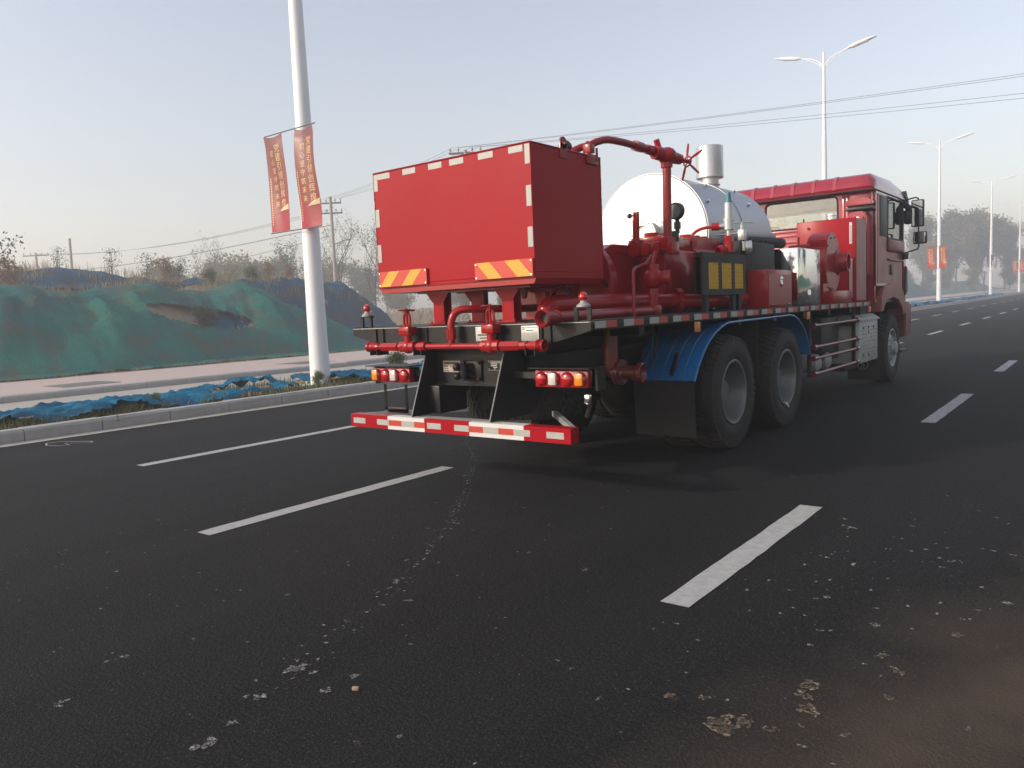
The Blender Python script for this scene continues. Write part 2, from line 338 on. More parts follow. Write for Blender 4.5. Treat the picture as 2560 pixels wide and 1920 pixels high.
# ================================================================ THE SETTING
def sheet(name, xs, y0, y1, z, m, step=4., kind=True, zf=None):
    b = B(); ys = []; y = y0
    while y < y1: ys.append(y); y += step if -60 <= y < 200 else 40
    ys.append(y1); rows = []
    for y in ys: rows.append([b.bm.verts.new((x, y, (zf(x, y) if zf else z)+gr(y))) for x in xs])
    for i in range(len(ys)-1):
        for k in range(len(xs)-1): b._f([rows[i][k], rows[i][k+1], rows[i+1][k+1], rows[i+1][k]])
    o = b.obj(name, m, ang=0)
    return struct(o) if kind else o
sheet('ground', [-600, -200, -120, -80, -60, -50, -40, -30, -24.2, -10, 20, 200, 600], -300, 700, -.06, 'field', 6)
road = sheet('road', [-11.3, 8.4], -60, 420, 0, 'asphalt', 2)
sheet('side_road', [-17.9, -14.4], -60, 420, .0, 'side_road', 2)
sheet('sidewalk', [-23.0, -18.3], -60, 420, .125, 'sidewalk', 2)
sheet('verge', [-25.2, -23.0], -60, 420, .1, 'soil', 2)
med = sheet('median', [-14.45+i*.25 for i in range(13)], -30, 160, .1, 'soil', .5, zf=lambda x, y: .08+.05*fbm(x*.8, y*.8, 3)+.05*math.sin((x+11.4)/-3.1*math.pi))
sheet('right_verge', [8.6, 12, 18], -60, 420, .14, 'soil', 4)

# painted markings
def stripe(name, x0, x1, y0, y1, m, z=.004, ragged=.004):
    b = B(); n = max(2, int((y1-y0)/.12)) if y1 < 30 else max(2, int((y1-y0)/2)); L = []; Rr = []
    for i in range(n+1):
        y = y0+(y1-y0)*i/n; j = ragged if y < 30 else 0
        L.append(b.bm.verts.new((x0+random.uniform(-j, j), y, z+gr(y)))); Rr.append(b.bm.verts.new((x1+random.uniform(-j, j), y, z+gr(y))))
    for i in range(n): b._f([L[i], Rr[i], Rr[i+1], L[i+1]])
    o = b.obj(name, m, road, ang=0); return o
for cx, y0, ln, pitch, near in ((-1.635, 3.26, 2.4, 6.25, [(3.26, 5.35), (9.44, 12.3)]), (-4.9, 2.76, 2.4, 6.4, [(2.76, 5.23)]), (-7.93, 3.84, 2.5, 6.15, [(3.84, 6.7)]),
                                (1.65, 1.0, 2.4, 6.2, []), (4.95, 2.0, 2.4, 6.2, [])):
    segs = list(near); k = len(near)
    while y0+k*pitch < 170: segs.append((y0+k*pitch, y0+k*pitch+ln)); k += 1
    for a, c in segs: stripe('lane_dash', cx-.075, cx+.075, a, c, 'line')
stripe('edge_line', -11.28, -11.0, -30, 29.9, 'line_old', ragged=.008); stripe('edge_line', -11.28, -11.0, 30, 200, 'line_old')
# chalk survey mark near the kerb
b = B(); pts = [wz((x*1.15732, y*1.15732), .004) for x, y in ((100, 957.5), (130, 954), (198, 953), (200, 955.5), (140, 958), (150, 961), (128, 963), (100, 962))]
b.tube(pts+[pts[0]], .012, 5)
for v in b.bm.verts: v.co.z = .004+max(0, v.co.z-.004)*.1
b.obj('survey_mark', 'line', road)

# kerbs: single stones near by, one run beyond
def kerb_run(xr, w, h, y_far0, name, label_mat='kerb', jit=.006):
    root = link(name, None); struct(root); proto = []
    for k in range(3):
        b = B(); b.prism([(0, -.1), (0, h-.035), (-.035, h), (-w, h), (-w, -.1)], 'y', .006, .994)
        for v in b.bm.verts: v.co += Vector((random.uniform(-jit, jit), 0, random.uniform(-jit, jit)))
        proto.append(b.mesh('kerb_stone', label_mat))
    y = -6
    while y < y_far0:
        o = link('kerb_stone', random.choice(proto), root, (xr+random.uniform(-.006, .006), y, gr(y+.5)+random.uniform(-.006, .006))); o.rotation_euler = (random.uniform(-.006, .006), 0, random.uniform(-.004, .004)); y += 1
    b = B()
    for a, c in [(y+i*10, y+i*10+10) for i in range(40)]:
        b.hexa([(xr-w, a, gr(a)-.1), (xr, a, gr(a)-.1), (xr, c, gr(c)-.1), (xr-w, c, gr(c)-.1), (xr-w, a, gr(a)+h), (xr, a, gr(a)+h), (xr, c, gr(c)+h), (xr-w, c, gr(c)+h)])
    b.obj('kerb_run', label_mat, root); return root
kerb_run(-11.3, .2, .17, 60, 'kerb')
kerb_run(-14.4, -.12, .1, 40, 'kerb_inner'); kerb_run(-17.9, .4, .135, 60, 'kerb_outer'); kerb_run(8.6, .2, .15, 2, 'kerb_right')
# slab-covered planting pits in the sidewalk
for y in (7.6, 14.1, 21, 28, 35, 42):
    b = B(); b.box((-20.1, y, .1), (-18.9, y+1.3, .134)); o = b.obj('planting_pit', 'pit'); o.parent = bpy.data.objects['sidewalk']

# dried mortar dripped from a truck, mud lumps
def splats(name, pts, m, label, z=.0045):
    b = B()
    for (x, y, r) in pts:
        n = random.randint(6, 9); a0 = random.random()*6; el = random.uniform(.6, 1.5)
        b.poly([(x+r*el*random.uniform(.55, 1.15)*math.cos(a0+2*math.pi*i/n), y+r/el*random.uniform(.55, 1.15)*math.sin(a0+2*math.pi*i/n), z+gr(y)) for i in range(n)])
    o = b.obj(name, m, ang=0); stuff(o, label); return o
trail = [(-6.3, 7.0), (-5.76, 6.49), (-4.81, 5.5), (-4.11, 4.59), (-3.58, 3.8), (-3.15, 3.05), (-2.96, 2.73), (-2.86, 2.42), (-2.74, 2.06), (-2.63, 1.82), (-2.54, 1.6)]
P = []
for (a, c), (d, e) in zip(trail, trail[1:]):
    L = math.hypot(d-a, e-c)
    for i in range(int(L*55)):
        t = random.random(); s = random.gauss(0, .02+.012*max(0, 4-c)); P.append((a+(d-a)*t+s, c+(e-c)*t+s*.6, abs(random.gauss(0, .006))+.0025))
for i in range(420): P.append((random.uniform(-6, .3), 1.3+abs(random.gauss(0, 2.3)), abs(random.gauss(0, .005))+.002))
for i in range(120): P.append((random.gauss(-.9, .35), random.gauss(4.3, .9), abs(random.gauss(0, .008))+.0025))
for px, py, r in ((270, 1420, .016), (635, 1446, .035), (705, 1492, .02), (425, 1612, .03), (560, 1508, .02), (500, 1562, .016), (130, 1523, .018), (885, 1298, .018), (1263, 1230, .02), (768, 1462, .02), (623, 1285, .016)):
    w = wz((px*1.15732, py*1.15732)); P += [(w.x+random.gauss(0, r*.6), w.y+random.gauss(0, r*.6), r*random.uniform(.3, .8)) for _ in range(6)]
splats('mortar_splashes', P, 'splat', 'pale dried mortar drips trailing across the dark asphalt')
P = []
for px, py, r in ((1580, 1572, .05), (1610, 1560, .03), (1550, 1560, .025), (1750, 1480, .032), (1745, 1505, .025), (1740, 1532, .03), (1660, 1575, .02), (1725, 1570, .014), (1450, 1505, .024), (1520, 1510, .018), (1900, 1418, .022), (1935, 1452, .022), (1920, 1510, .016), (1825, 1590, .016), (2065, 1372, .02), (1890, 1350, .02)):
    w = wz((px*1.15732, py*1.15732)); P += [(w.x+random.gauss(0, r*.55), w.y+random.gauss(0, r*.45), r*random.uniform(.3, .8)) for _ in range(10)]
splats('mud_splashes', P, 'mud', 'dried yellowish mud spots on the brown dusty asphalt')

# ---------------------------------------------------------------- soil mounds under dust nets
def grid_obj(name, xs, ys, hf, m, keep=None, parent=None, ang=0):
    b = B(); V = [[b.bm.verts.new((x, y, hf(x, y))) for x in xs] for y in ys]
    for i in range(len(ys)-1):
        for k in range(len(xs)-1):
            if keep is None or keep((xs[k]+xs[k+1])/2, (ys[i]+ys[i+1])/2): b._f([V[i][k], V[i][k+1], V[i+1][k+1], V[i+1][k]], True)
    for v in [v for v in b.bm.verts if not v.link_faces]: b.bm.verts.remove(v)
    return b.obj(name, m, parent, ang, False)
def rng(a, b, st): n = int(round((b-a)/st)); return [a+(b-a)*i/n for i in range(n+1)]
CREST = [(-14, 2.6), (2, 3.1), (8, 3.35), (10.2, 3.2), (12.6, 2.92), (14.4, 3.15), (15.6, 3.3), (16.6, 2.95), (18.0, 2.95), (19.3, 3.3), (20.2, 3.0), (21.4, 2.35), (23.2, 1.7), (25, .8), (26.6, .25), (28.5, .12), (60, .1)]
def crest(y):
    for (a, h), (c, k) in zip(CREST, CREST[1:]):
        if a <= y <= c: return h+(k-h)*sst(0, 1, (y-a)/(c-a))
    return CREST[0][1] if y < 0 else .1
def mound(x, y):
    toe = -24.6+.35*math.sin(y*.7)+.25*fbm(y*.3, 1.7); t = (toe-x)/(5.2+.7*fbm(y*.25, 9.1))
    h = crest(y+.25*(x+30))
    if t <= 0: return .1+.04*fbm(x, y)
    p = 1-(1-min(1, t))**1.35 if t < 1 else 1-.05*(t-1)
    rid = .22*abs(fbm(y*.55+x*.12, x*.16, 5))*math.sin(min(1, t)*math.pi)
    fold = .1*(abs(fbm(y*1.3+x*.35, x*.22, 11))-.25)*math.sin(min(1, t)*math.pi)+.035*fbm(x*2.6, y*2.6, 6)*min(1, t*2)
    return .1+h*p*(.92)+rid*h*.75+fold*h*.5+.07*fbm(x*1.1, y*1.1, 2)*min(1, t*2)
HC = (16.1, 1.72)   # centre of the tear in the net, along the road and up
def in_hole(x, y):
    z = mound(x, y); a = (y-HC[0]+.3)/2.05; c = (z-HC[1]+.16*(y-HC[0]))/.42
    return a*a+c*c < 1-.5*max(0, -a)*abs(c) and -29.6 < x < -25
xs = rng(-34.5, -24.1, .1); ys = rng(-14, 29, .13)
soilm = grid_obj('soil_mound', rng(-36, -24.4, .25), rng(-14, 29, .25), lambda x, y: mound(x, y)-.12-(.35*sst(2.4, .6, math.hypot((y-HC[0])*.8, (mound(x, y)-HC[1])*2.2)) if x < -25 else 0), 'soil'); struct(soilm)
nets = grid_obj('dust_net', xs, ys, mound, 'net_green', lambda x, y: not in_hole(x, y) and mound(x, y) > .02)
tag(nets, 'green dust net draped over the long soil mound, torn open in the middle', 'net')
hn = grid_obj('dust_net', rng(-29, -25.6, .08), rng(16.3, 18.2, .08), lambda x, y: mound(x, y)-.2-.2*sst(2.4, .6, math.hypot((y-HC[0])*.8, (mound(x, y)-HC[1])*2.2))+.05*fbm(x*3, y*3), 'net_dark')
tag(hn, 'dark blue net lying inside the tear of the green net', 'net')
# loose lower edge of the net on the flat
low = grid_obj('dust_net', rng(-25.4, -23.3, .08), rng(-8, 29, .1), lambda x, y: .14+.07*max(0, fbm(x*2.2, y*1.4, 4))+.05*sst(-24, -25, x), 'net_green', lambda x, y: x < -23.75+.3*fbm(y*.5, 7)+.1*fbm(y*2, 3))
tag(low, 'loose bright green net skirt lying along the foot of the mound', 'net')
def mound2(x, y):
    h = 3.45*sst(-31.2, -35.2, x)*sst(35.0, 29.0, y+.2*(x+36))*sst(14, 22, y)*(1-.12*sst(-37, -44, x))
    return h+.32*fbm(x*.55, y*.55, 8)*min(1, h)+.12*fbm(x*1.8, y*1.8, 1)+.02
o = grid_obj('soil_mound', rng(-46, -31, .25), rng(12, 38, .25), mound2, 'soil'); struct(o)
o = grid_obj('dust_net', rng(-42, -31.3, .12), rng(20.5, 35.5, .12), lambda x, y: mound2(x, y)+.05+.05*fbm(x*1.4, y*1.4, 3), 'net_dark', lambda x, y: mound2(x, y) > .5+.4*fbm(x*.4, y*.4, 6))
tag(o, 'dark blue net over the second soil mound behind the green one', 'net')
def mound3(x, y): return 1.1*math.exp(-((x+38)/3)**2-((y-15.5)/5)**2)+3.1
o = grid_obj('dust_net', rng(-43, -35, .2), rng(6, 25, .2), lambda x, y: mound3(x, y)+.2*fbm(x*.7, y*.7, 1)-.25*sst(-36.5, -35, x), 'net_dark')
tag(o, 'blue netted heap showing above the crest of the green mound', 'net')
# rough ground behind the mounds, seen under the tank
def rough(x, y): return gr(y)+.9*max(0, fbm(x*.08, y*.08, 2))+.35*fbm(x*.3, y*.3, 4)+.12*fbm(x, y, 5)-.1+1.2*sst(-34, -50, x)+1.15*math.exp(-((x+35)/5)**2-((y-46)/8)**2)
o = grid_obj('rough_ground', rng(-95, -25.5, .8), rng(28, 110, .8), rough, 'soil'); struct(o)
# further green mounds along the road
def mound_far(x, y, y0, y1, hmax):
    return .15+gr(y)+hmax*sst(-24, -29, x)*sst(y0, y0+14, y)*sst(y1, y1-45, y)*(1-.2*sst(-31, -37, x))+.22*fbm(x*.25, y*.12, 6)*sst(-24, -27, x)
for (y0, y1, h, lab) in ((56, 176, 3.7, 'far blue-green netted mound behind the street lamps'), (188, 260, 2.4, 'farthest low netted mound at the right edge by the road')):
    o = grid_obj('dust_net', rng(-38, -24, .5), rng(y0-4, y1+4, 1), lambda x, y: mound_far(x, y, y0, y1, h), 'net_green'); tag(o, lab, 'net')

# crumpled blue net lying in the median
def crump(x, y, s):
    edge = min(x+14.45, -11.62-x)
    r1 = abs(fbm(x*1.1+s, y*.7, 1)); r2 = abs(fbm(x*3.1, y*2.4+s, 4))
    return .16+.3*max(0, .62-r1*1.5)*(.5+.5*fbm(y*.33+s, 2))+.15*(.4-r2)+.05*(.4-abs(fbm(x*7, y*6+s, 2)))+.16*max(0, fbm(y*.6+s, x*.4, 8))-.12*sst(.35, 0, edge)
def bnet(y0, y1, s, label, x0=-13.9, x1=-11.66, st=.05):
    cut = lambda x, y: (x > x0+.5+.55*fbm(y*.5, s)) and (x < x1-.18+.28*fbm(y*.8, s+3)) and y > y0+.3*fbm(x, s) and y < y1+.3*fbm(x, s+1) and fbm(x*.7, y*.5, s+9) < .42
    o = grid_obj('dust_net', rng(-14.3, -11.6, st), rng(y0-.4, y1+.4, st*1.3), lambda x, y: crump(x, y, s)+gr(y), 'net_blue', cut)
    tag(o, label, 'net', 'crumpled blue nets in the median strip'); return o
bnet(1.5, 9.2, 1.3, 'crumpled bright blue net in the median left of the near lamp post')
bnet(9.9, 15.5, 5.7, 'crumpled bright blue net in the median right of the near lamp post')
bnet(45, 84, 2.2, 'long blue net strip in the median by the second visible lamp post', st=.3)
bnet(88, 118, 4.4, 'distant blue net strip in the median beyond the far red banners', st=.4)

# unseen other side of the road: invented mound, added only to shape reflections
def mound_r(x, y): return .1+gr(y)+2.6*sst(13, 18, x)*(1-.25*sst(21, 26, x))*(.8+.3*fbm(y*.12, 4))+.2*fbm(x*.5, y*.5, 3)
o = grid_obj('dust_net', rng(12.6, 27, .5), rng(-25, 70, .6), mound_r, 'net_green'); tag(o, 'unseen green netted mound added right of the road for its reflections', 'net')

b = B(); w = wz((768*1.15732, 1491*1.15732)); b.box((w.x-.013, w.y-.008, .001), (w.x+.013, w.y+.008, .014), .003, rot=Matrix.Rotation(.5, 3, 'Z')); tag(b.obj('brick_chip', 'mud_chip'), 'tiny tan brick chip lying alone on the asphalt in the foreground', 'stone')

# ================================================================ TREES AND PLANTS
def gen_tree(seed, h, spread, lv, nleaf, ls, leafm, trunk_r, low=.25, up=.55, jit=.12):
    rd = random.Random(seed); tb = B(); cb = B(); tips = []
    def br(p, d, L, r, lev):
        pts = [p]; n = 4 if lev < 2 else 3
        for i in range(n):
            d = (d+Vector((rd.uniform(-1, 1), rd.uniform(-1, 1), rd.uniform(-.3, .6)))*jit).normalized(); p = p+d*(L/n); pts.append(p)
        tb.tube(pts, [r*(1-.62*i/n) for i in range(n+1)], 6 if lev == 0 else (4 if lev == 1 else 3), False)
        if lev >= lv: tips.extend(pts[1:]); return
        k = rd.randint(4, 6) if lev == 0 else rd.randint(3, 4)
        for i in range(k):
            t = low+(1-low)*(i+rd.random())/k if lev == 0 else .3+.7*(i+rd.random())/k
            q = pts[min(n-1, int(t*n))]; q2 = pts[min(n, int(t*n)+1)]; o = q.lerp(q2, t*n-int(t*n))
            a = rd.random()*6.283; s = Vector((math.cos(a), math.sin(a), 0))*spread+Vector((0, 0, up)); nd = (d*.45+s).normalized()
            br(o, nd, L*rd.uniform(.48, .68), r*.5, lev+1)
        if lev == 0: br(p, d, L*.45, r*.4, 1)
    br(Vector((0, 0, -.2)), Vector((0, 0, 1)), h*.62, trunk_r, 0)
    for i in range(nleaf):
        c = rd.choice(tips)+Vector((rd.gauss(0, 1), rd.gauss(0, 1), rd.gauss(0, .8)))*ls*2.6
        n = Vector((rd.gauss(0, 1), rd.gauss(0, 1), rd.gauss(0, 1)+.5)).normalized(); e = n.orthogonal().normalized(); f = n.cross(e); a = rd.random()*6.28
        e, f = e*math.cos(a)+f*math.sin(a), f*math.cos(a)-e*math.sin(a); s = ls*rd.uniform(.5, 1.2)
        cb.quad(c-e*s, c+f*s*.55, c+e*s, c-f*s*.55)
    return tb.mesh('trunk', 'bark', 0), cb.mesh('crown', leafm, 0, False)
TP = {'bare': gen_tree(3, 7.5, .62, 3, 900, .075, 'leaf_olive', .09, .15, .75),
      'bare2': gen_tree(8, 7.0, .55, 3, 700, .07, 'leaf_dark', .08, .12, .8),
      'bushy': gen_tree(5, 6.5, .9, 3, 5200, .16, 'leaf_olive', .1, .1, .55),
      'bushy2': gen_tree(6, 6.0, .8, 3, 5200, .16, 'leaf_green', .1, .1, .6),
      'poplar': gen_tree(11, 13, .6, 3, 9000, .25, 'leaf_olive', .17, .03, .85),
      'poplar2': gen_tree(12, 13, .65, 3, 9000, .25, 'leaf_green', .17, .03, .8),
      'dry': gen_tree(14, 2.2, .9, 2, 1100, .07, 'leaf_dry', .03, .05, .7),
      'sparse': gen_tree(15, 2.4, .8, 2, 260, .075, 'leaf_dark', .025, .08, .8),
      'shrub_dark': gen_tree(17, 2.0, 1.0, 2, 2600, .07, 'leaf_dark', .03, .03, .6),
      'shrub': gen_tree(16, 2.0, 1.0, 2, 2600, .07, 'leaf_green', .03, .03, .6)}
def plant(kind, x, y, z, s, name, label, cat, group, rz=None):
    t = thing(name, label, cat, (x, y, z), group); t.scale = (s, s, s); t.rotation_euler.z = random.random()*6.28 if rz is None else rz
    tm, cm = TP[kind]; link('trunk', tm, t); link('crown', cm, t); return t
G = 'trees in the haze behind the mounds'
ridge = lambda x, y: max(mound(x, y) if y < 29 else 0, mound2(x, y) if 12 < y < 38 and x > -46 else 0, mound3(x, y) if 6 < y < 25 and x < -35 else 0)
plant('bare', -47, 39.5, 1.2, 1.0, 'bare_tree', 'tall thin bare tree just left of the concrete pole with lamp arm', 'tree', G)
plant('bare2', -45.5, 41.5, 1.2, 1.05, 'bare_tree', 'thin bare tree just right of the concrete pole with lamp arm', 'tree', G)
plant('bare2', -49, 36.4, 1.0, .92, 'bare_tree', 'bare tree behind the near white lamp post', 'tree', G)
plant('bare', -52, 41.5, 1.0, .8, 'bare_tree', 'small bare tree behind the lower end of the red banners', 'tree', G)
rows = [(-66, 36, .95, 'bushy'), (-62, 38, .8, 'bushy2'), (-70, 42.5, 1.15, 'bare'), (-68, 45.5, 1.05, 'bushy'), (-76, 52, 1.2, 'bushy2'), (-72, 50.5, .85, 'bushy'), (-80, 49, 1.2, 'bushy'),
        (-84, 62, 1.25, 'bushy2'), (-78, 63, 1.0, 'bushy'), (-88, 70, 1.3, 'bushy'), (-80, 72, 1.2, 'bushy2'), (-76, 74, 1.0, 'bushy'), (-90, 84, 1.3, 'bushy2'), (-70, 78, .95, 'bushy'), (-66, 84, .9, 'bushy2'), (-84, 90, 1.2, 'bushy')]
names = ['first', 'second', 'third', 'fourth', 'fifth', 'sixth', 'seventh', 'eighth', 'ninth', 'tenth', 'eleventh', 'twelfth', 'thirteenth', 'fourteenth', 'fifteenth', 'sixteenth']
rows.sort(key=lambda r: r[0]/r[1])
for i, (x, y, s, k) in enumerate(rows):
    plant(k, x, y, .5, s, 'hazy_tree', '%s tree from the left in the hazy tree line beyond the mounds' % names[i], 'tree', G)
for i, (x, y, s, k, lab) in enumerate([(-31.5, 176, 1.05, 'poplar', 'leftmost poplar of the tall clump at the right, behind the far red banners'), (-28.5, 184, 1.15, 'poplar2', 'second poplar of the tall clump at the right'),
        (-26, 178, 1.1, 'poplar', 'middle poplar of the tall clump at the right'), (-24.5, 190, 1.15, 'poplar', 'fourth poplar of the clump, left of the purple banners'), (-21.8, 184, 1.05, 'poplar2', 'fifth poplar of the clump, behind the purple banners'),
        (-19.5, 196, .95, 'poplar', 'rightmost poplar of the tall clump at the right'), (-36, 150, .5, 'bushy', 'small hazy tree just right of the cab below the mirrors'), (-15, 230, .5, 'bushy2', 'low hazy tree near the right edge behind the last lamp'), (-20, 240, .6, 'bushy', 'low hazy tree behind the farthest netted mound'), (-12, 260, .6, 'bushy', 'farthest low tree at the right picture edge'), (-33, 168, .75, 'bushy', 'undergrowth bush at the left foot of the poplar clump'), (-27, 170, .7, 'bushy2', 'undergrowth bush in the middle of the poplar clump'), (-22, 174, .7, 'bushy', 'undergrowth bush at the right foot of the poplar clump'), (-18, 190, .7, 'bushy2', 'low bush right of the poplar clump'), (-30, 172, .65, 'bushy2', 'green bush behind the far red banners')]):
    plant(k, x, y, gr(y), s, 'hazy_tree', lab, 'tree', 'trees at the far right')
for i, (x, y) in enumerate([(20, -8), (23, -2), (19.5, 3), (22, 8), (20, 13), (23.5, 18), (20, 24), (22, 30), (19, 36), (23, 43), (20, 50), (22, 58)]):  # invented poplar row out of view, added to darken low reflections
    plant('poplar' if i % 2 else 'poplar2', x, y, mound_r(x, y), .8+.25*random.random(), 'added_poplar', '%s poplar, counted from behind the camera, in the unseen row added for reflections' % names[i], 'tree', 'unseen poplars added right of the road')
GB = 'bushes on the crest of the mounds'
for x, y, s, k, lab in [(-33.2, 11.2, 1.0, 'sparse', 'sparse dark-leaved bush at the left picture edge on the mound crest'), (-33.6, 11.9, .75, 'dry', 'dry brown bush at the left edge of the mound crest'),
        (-36.5, 17.2, .55, 'sparse', 'small sparse bush right of the leaning bare pole'), (-36, 19.4, .62, 'dry', 'reddish dry bush standing on the crest in the left half'), (-36, 18.6, .6, 'sparse', 'sparse bush left of the reddish dry one on the crest'),
        (-36.2, 20.2, .6, 'sparse', 'sparse bush right of the reddish dry one on the crest'), (-36.5, 14.9, .5, 'sparse', 'tiny sparse bush by the pole with a wide crossarm'), (-35, 21.2, .45, 'shrub', 'low green shrub left of the net peak'),
        (-36.6, 25.6, .6, 'dry', 'reddish dry bush left of the near lamp post on the dark net'), (-36, 24.2, .55, 'shrub', 'olive shrub on the dark netted mound'), (-37, 27.4, .5, 'dry', 'dry bush just behind the near lamp post')]:
    plant(k, x, y, ridge(x, y)-.05, s, 'bush', lab, 'bush', GB)
plant('shrub_dark', -26.8, 15.9, mound(-26.8, 15.9)-.4, .52, 'bush', 'dark green bush growing in the tear of the green net', 'bush', GB)
plant('shrub', -44.0, 36.75, .8, .95, 'ivy_bush', 'dark leafy growth climbing the foot of the concrete pole', 'bush', GB); bpy.context.view_layer.update()
for i, (x, y, s, k, lab) in enumerate([(-36.5, 42.5, .6, 'shrub', 'green bush seen under the tank left of the legs'), (-35, 44, .7, 'shrub', 'green bush seen between the first two tank legs'), (-33, 46, .7, 'shrub', 'bush seen between the last two tank legs'), (-38.5, 41.5, .55, 'dry', 'dry brown bush seen under the left end of the tank'), (-31.5, 45, .55, 'dry', 'dry brown bush right of the last tank leg'),
        (-31, 49, .45, 'bushy2', 'bush seen through the gap right of the tank legs'), (-46, 52, .5, 'bushy2', 'olive tree behind the blue mound left of the tank'), (-43, 56, .6, 'bushy', 'pale tree seen under the tank'), (-36, 62, .6, 'bushy2', 'pale tree behind the tank legs')]):
    plant(k, x, y, rough(x, y), s, 'bush', lab, 'bush', 'bushes seen under the tank')

# grasses and weeds: nobody could count them
def blades(name, spots, m, label, hmin, hmax, w):
    b = B()
    for x, y, z in spots:
        a = random.random()*6.28; h = random.uniform(hmin, hmax); l = random.uniform(.1, .7)*h; d = Vector((math.cos(a), math.sin(a), 0)); s = Vector((-d.y, d.x, 0))*w*random.uniform(.6, 1.3); p = Vector((x, y, z))
        q = p+d*l*.35+Vector((0, 0, h*.6)); t = p+d*l+Vector((0, 0, h)); b.quad(p-s, p+s, q+s*.7, q-s*.7); b.poly([q-s*.7, q+s*.7, t])
    o = b.obj(name, m, ang=0, fixn=False); return stuff(o, label)
sp = []
for i in range(3200):
    y = random.uniform(1.5, 20); c = fbm(y*.9, 3.3)
    if c > -.15: x = -11.66-abs(random.gauss(0, .16)); sp.append((x, y, .12))
for cy, cx in ((5.3, -11.9), (7.6, -11.8), (8.2, -11.9), (9.6, -12.4), (10.4, -12.3), (11.0, -11.85), (12.0, -13.7), (9.5, -13.9), (8.7, -14.0)):
    for i in range(170): sp.append((cx+random.gauss(0, .22), cy+random.gauss(0, .4), .1))
blades('median_grass', sp, 'grass', 'thin green weeds along the kerb of the median strip', .05, .2, .006)
sp = [(-11.7-abs(random.gauss(0, .25)), random.uniform(1.5, 18), .1) for i in range(1400)] + [(random.uniform(-14.4, -13.6), random.uniform(2, 18), .08) for i in range(900)]
sp += [(random.gauss(-23.4, .25), random.uniform(3, 30), .1) for i in range(1500)]
blades('dry_grass', sp, 'straw', 'thin dry grass in the median and along the sidewalk edge', .04, .15, .005)
sp = []
for i in range(9000):
    y = random.uniform(6, 33); x = random.uniform(-40, -30.5); z = ridge(x, y)
    if z > 2.2 and fbm(x*.5, y*.5, 4) > -.05: sp.append((x, y, z-.03))
blades('ridge_grass', sp, 'straw', 'tall dry grass on the crest of the mounds', .2, .6, .012)
sp = [(x, y, rough(x, y)) for x, y in ((random.uniform(-70, -27), random.uniform(36, 85)) for i in range(11000)) if fbm(x*.2, y*.2, 7) > -.1]
blades('rough_grass', sp, 'straw', 'dry brown grass on the rough ground behind the mounds', .2, .8, .03)
# leafy weeds large enough to pick out
for i, (x, y, s, lab) in enumerate([(-12.0, 11.4, .3, 'leafy green weed in the median just left of the tail lamp'), (-12.35, 9.6, .16, 'small leafy weed at the foot of the near lamp post'), (-12.1, 6.2, .13, 'small leafy weed on the blue net in the median')]):
    plant('shrub', x, y, .12, s, 'weed', lab, 'weed', 'leafy weeds in the median')
for nme, x, y, z, lab, s in (('rubble_heap', -37, 44, 0, 'pale rubble heap seen under the tank between the legs', 2.2), ('rubble_heap', -33, 47, 0, 'blue-grey rubble heap behind the right tank leg', 1.8)):
    b = B()
    for i in range(150):
        a = random.random()*6.28; rr = abs(random.gauss(0, .5))*s; r = random.uniform(.05, .17); hh = max(0, .8-rr*.45)*random.random(); px, py = x+math.cos(a)*rr, y+math.sin(a)*rr
        b.box((px-r, py-r*.7, rough(px, py)+hh-r*.4), (px+r, py+r*.7, rough(px, py)+hh+r*.6), rot=Matrix.Rotation(random.random()*3, 3, Vector((random.random(), random.random(), 1)).normalized()))
    stuff(b.obj(nme, 'kerb'), lab)

# ================================================================ STREET LAMPS AND BANNERS
LX = -12.7
def lamp_mesh():
    root = thing('street_lamp', '', 'street lamp', (0, 0, 0), 'double street lamps in the median')
    b = B(); b.tube([(0, 0, -.1), (0, 0, 3), (0, 0, 8), (0, 0, 14.1)], [.2, .17, .13, .06], 20); b.obj('pole', 'pole', root)
    b = B(); b.box((-.27, -.27, -.06), (.27, .27, .03), .01)
    for sx in (-1, 1):
        for sy in (-1, 1): b.cyl((sx*.2, sy*.2, .02), (sx*.2, sy*.2, .09), .02, 8)
    b.obj('base_plate', 'pole', root)
    for s in (-1, 1):
        b = B(); b.tube([(s*.04, 0, 13.42), (s*.35, 0, 13.72), (s*.7, 0, 13.9), (s*1.25, 0, 14.02)], .035, 8)
        b.tube([(s*.04, 0, 13.28), (s*.4, 0, 13.62), (s*.8, 0, 13.84), (s*1.0, 0, 13.95)], .022, 8); b.obj('arm', 'pole', root)
        b = B()   # flat tapering head
        sec = [(1.2, .05, .06), (1.32, .13, .1), (1.7, .17, .12), (2.15, .16, .1), (2.5, .1, .05), (2.62, .03, .02)]; prev = None
        for k, (d, w, t) in enumerate(sec):
            z = 14.02+(d-1.2)*.2
            ringv = [b.bm.verts.new((s*d, y, z+q)) for y, q in ((-w, 0), (-w*.7, t*.8), (0, t), (w*.7, t*.8), (w, 0), (w*.8, -t*.35), (-w*.8, -t*.35))]
            if prev:
                for i in range(7): b._f([prev[i], prev[(i+1) % 7], ringv[(i+1) % 7], ringv[i]], True)
            else: b._f(ringv)
            prev = ringv
        b._f(prev); hd = b.obj('lamp_head', 'pole', root)
        b = B(); b.box((min(s*1.4, s*2.2), -.12, 14.03), (max(s*1.4, s*2.2), .12, 14.055), rot=Matrix.Rotation(-s*.197, 3, 'Y')); lo = b.obj('lens', 'lens_w', hd)
        lo.location.z = .045
    return root
L0 = lamp_mesh(); LY = [9.94, 44.2, 78.0, 113.0, 147.6, 182]
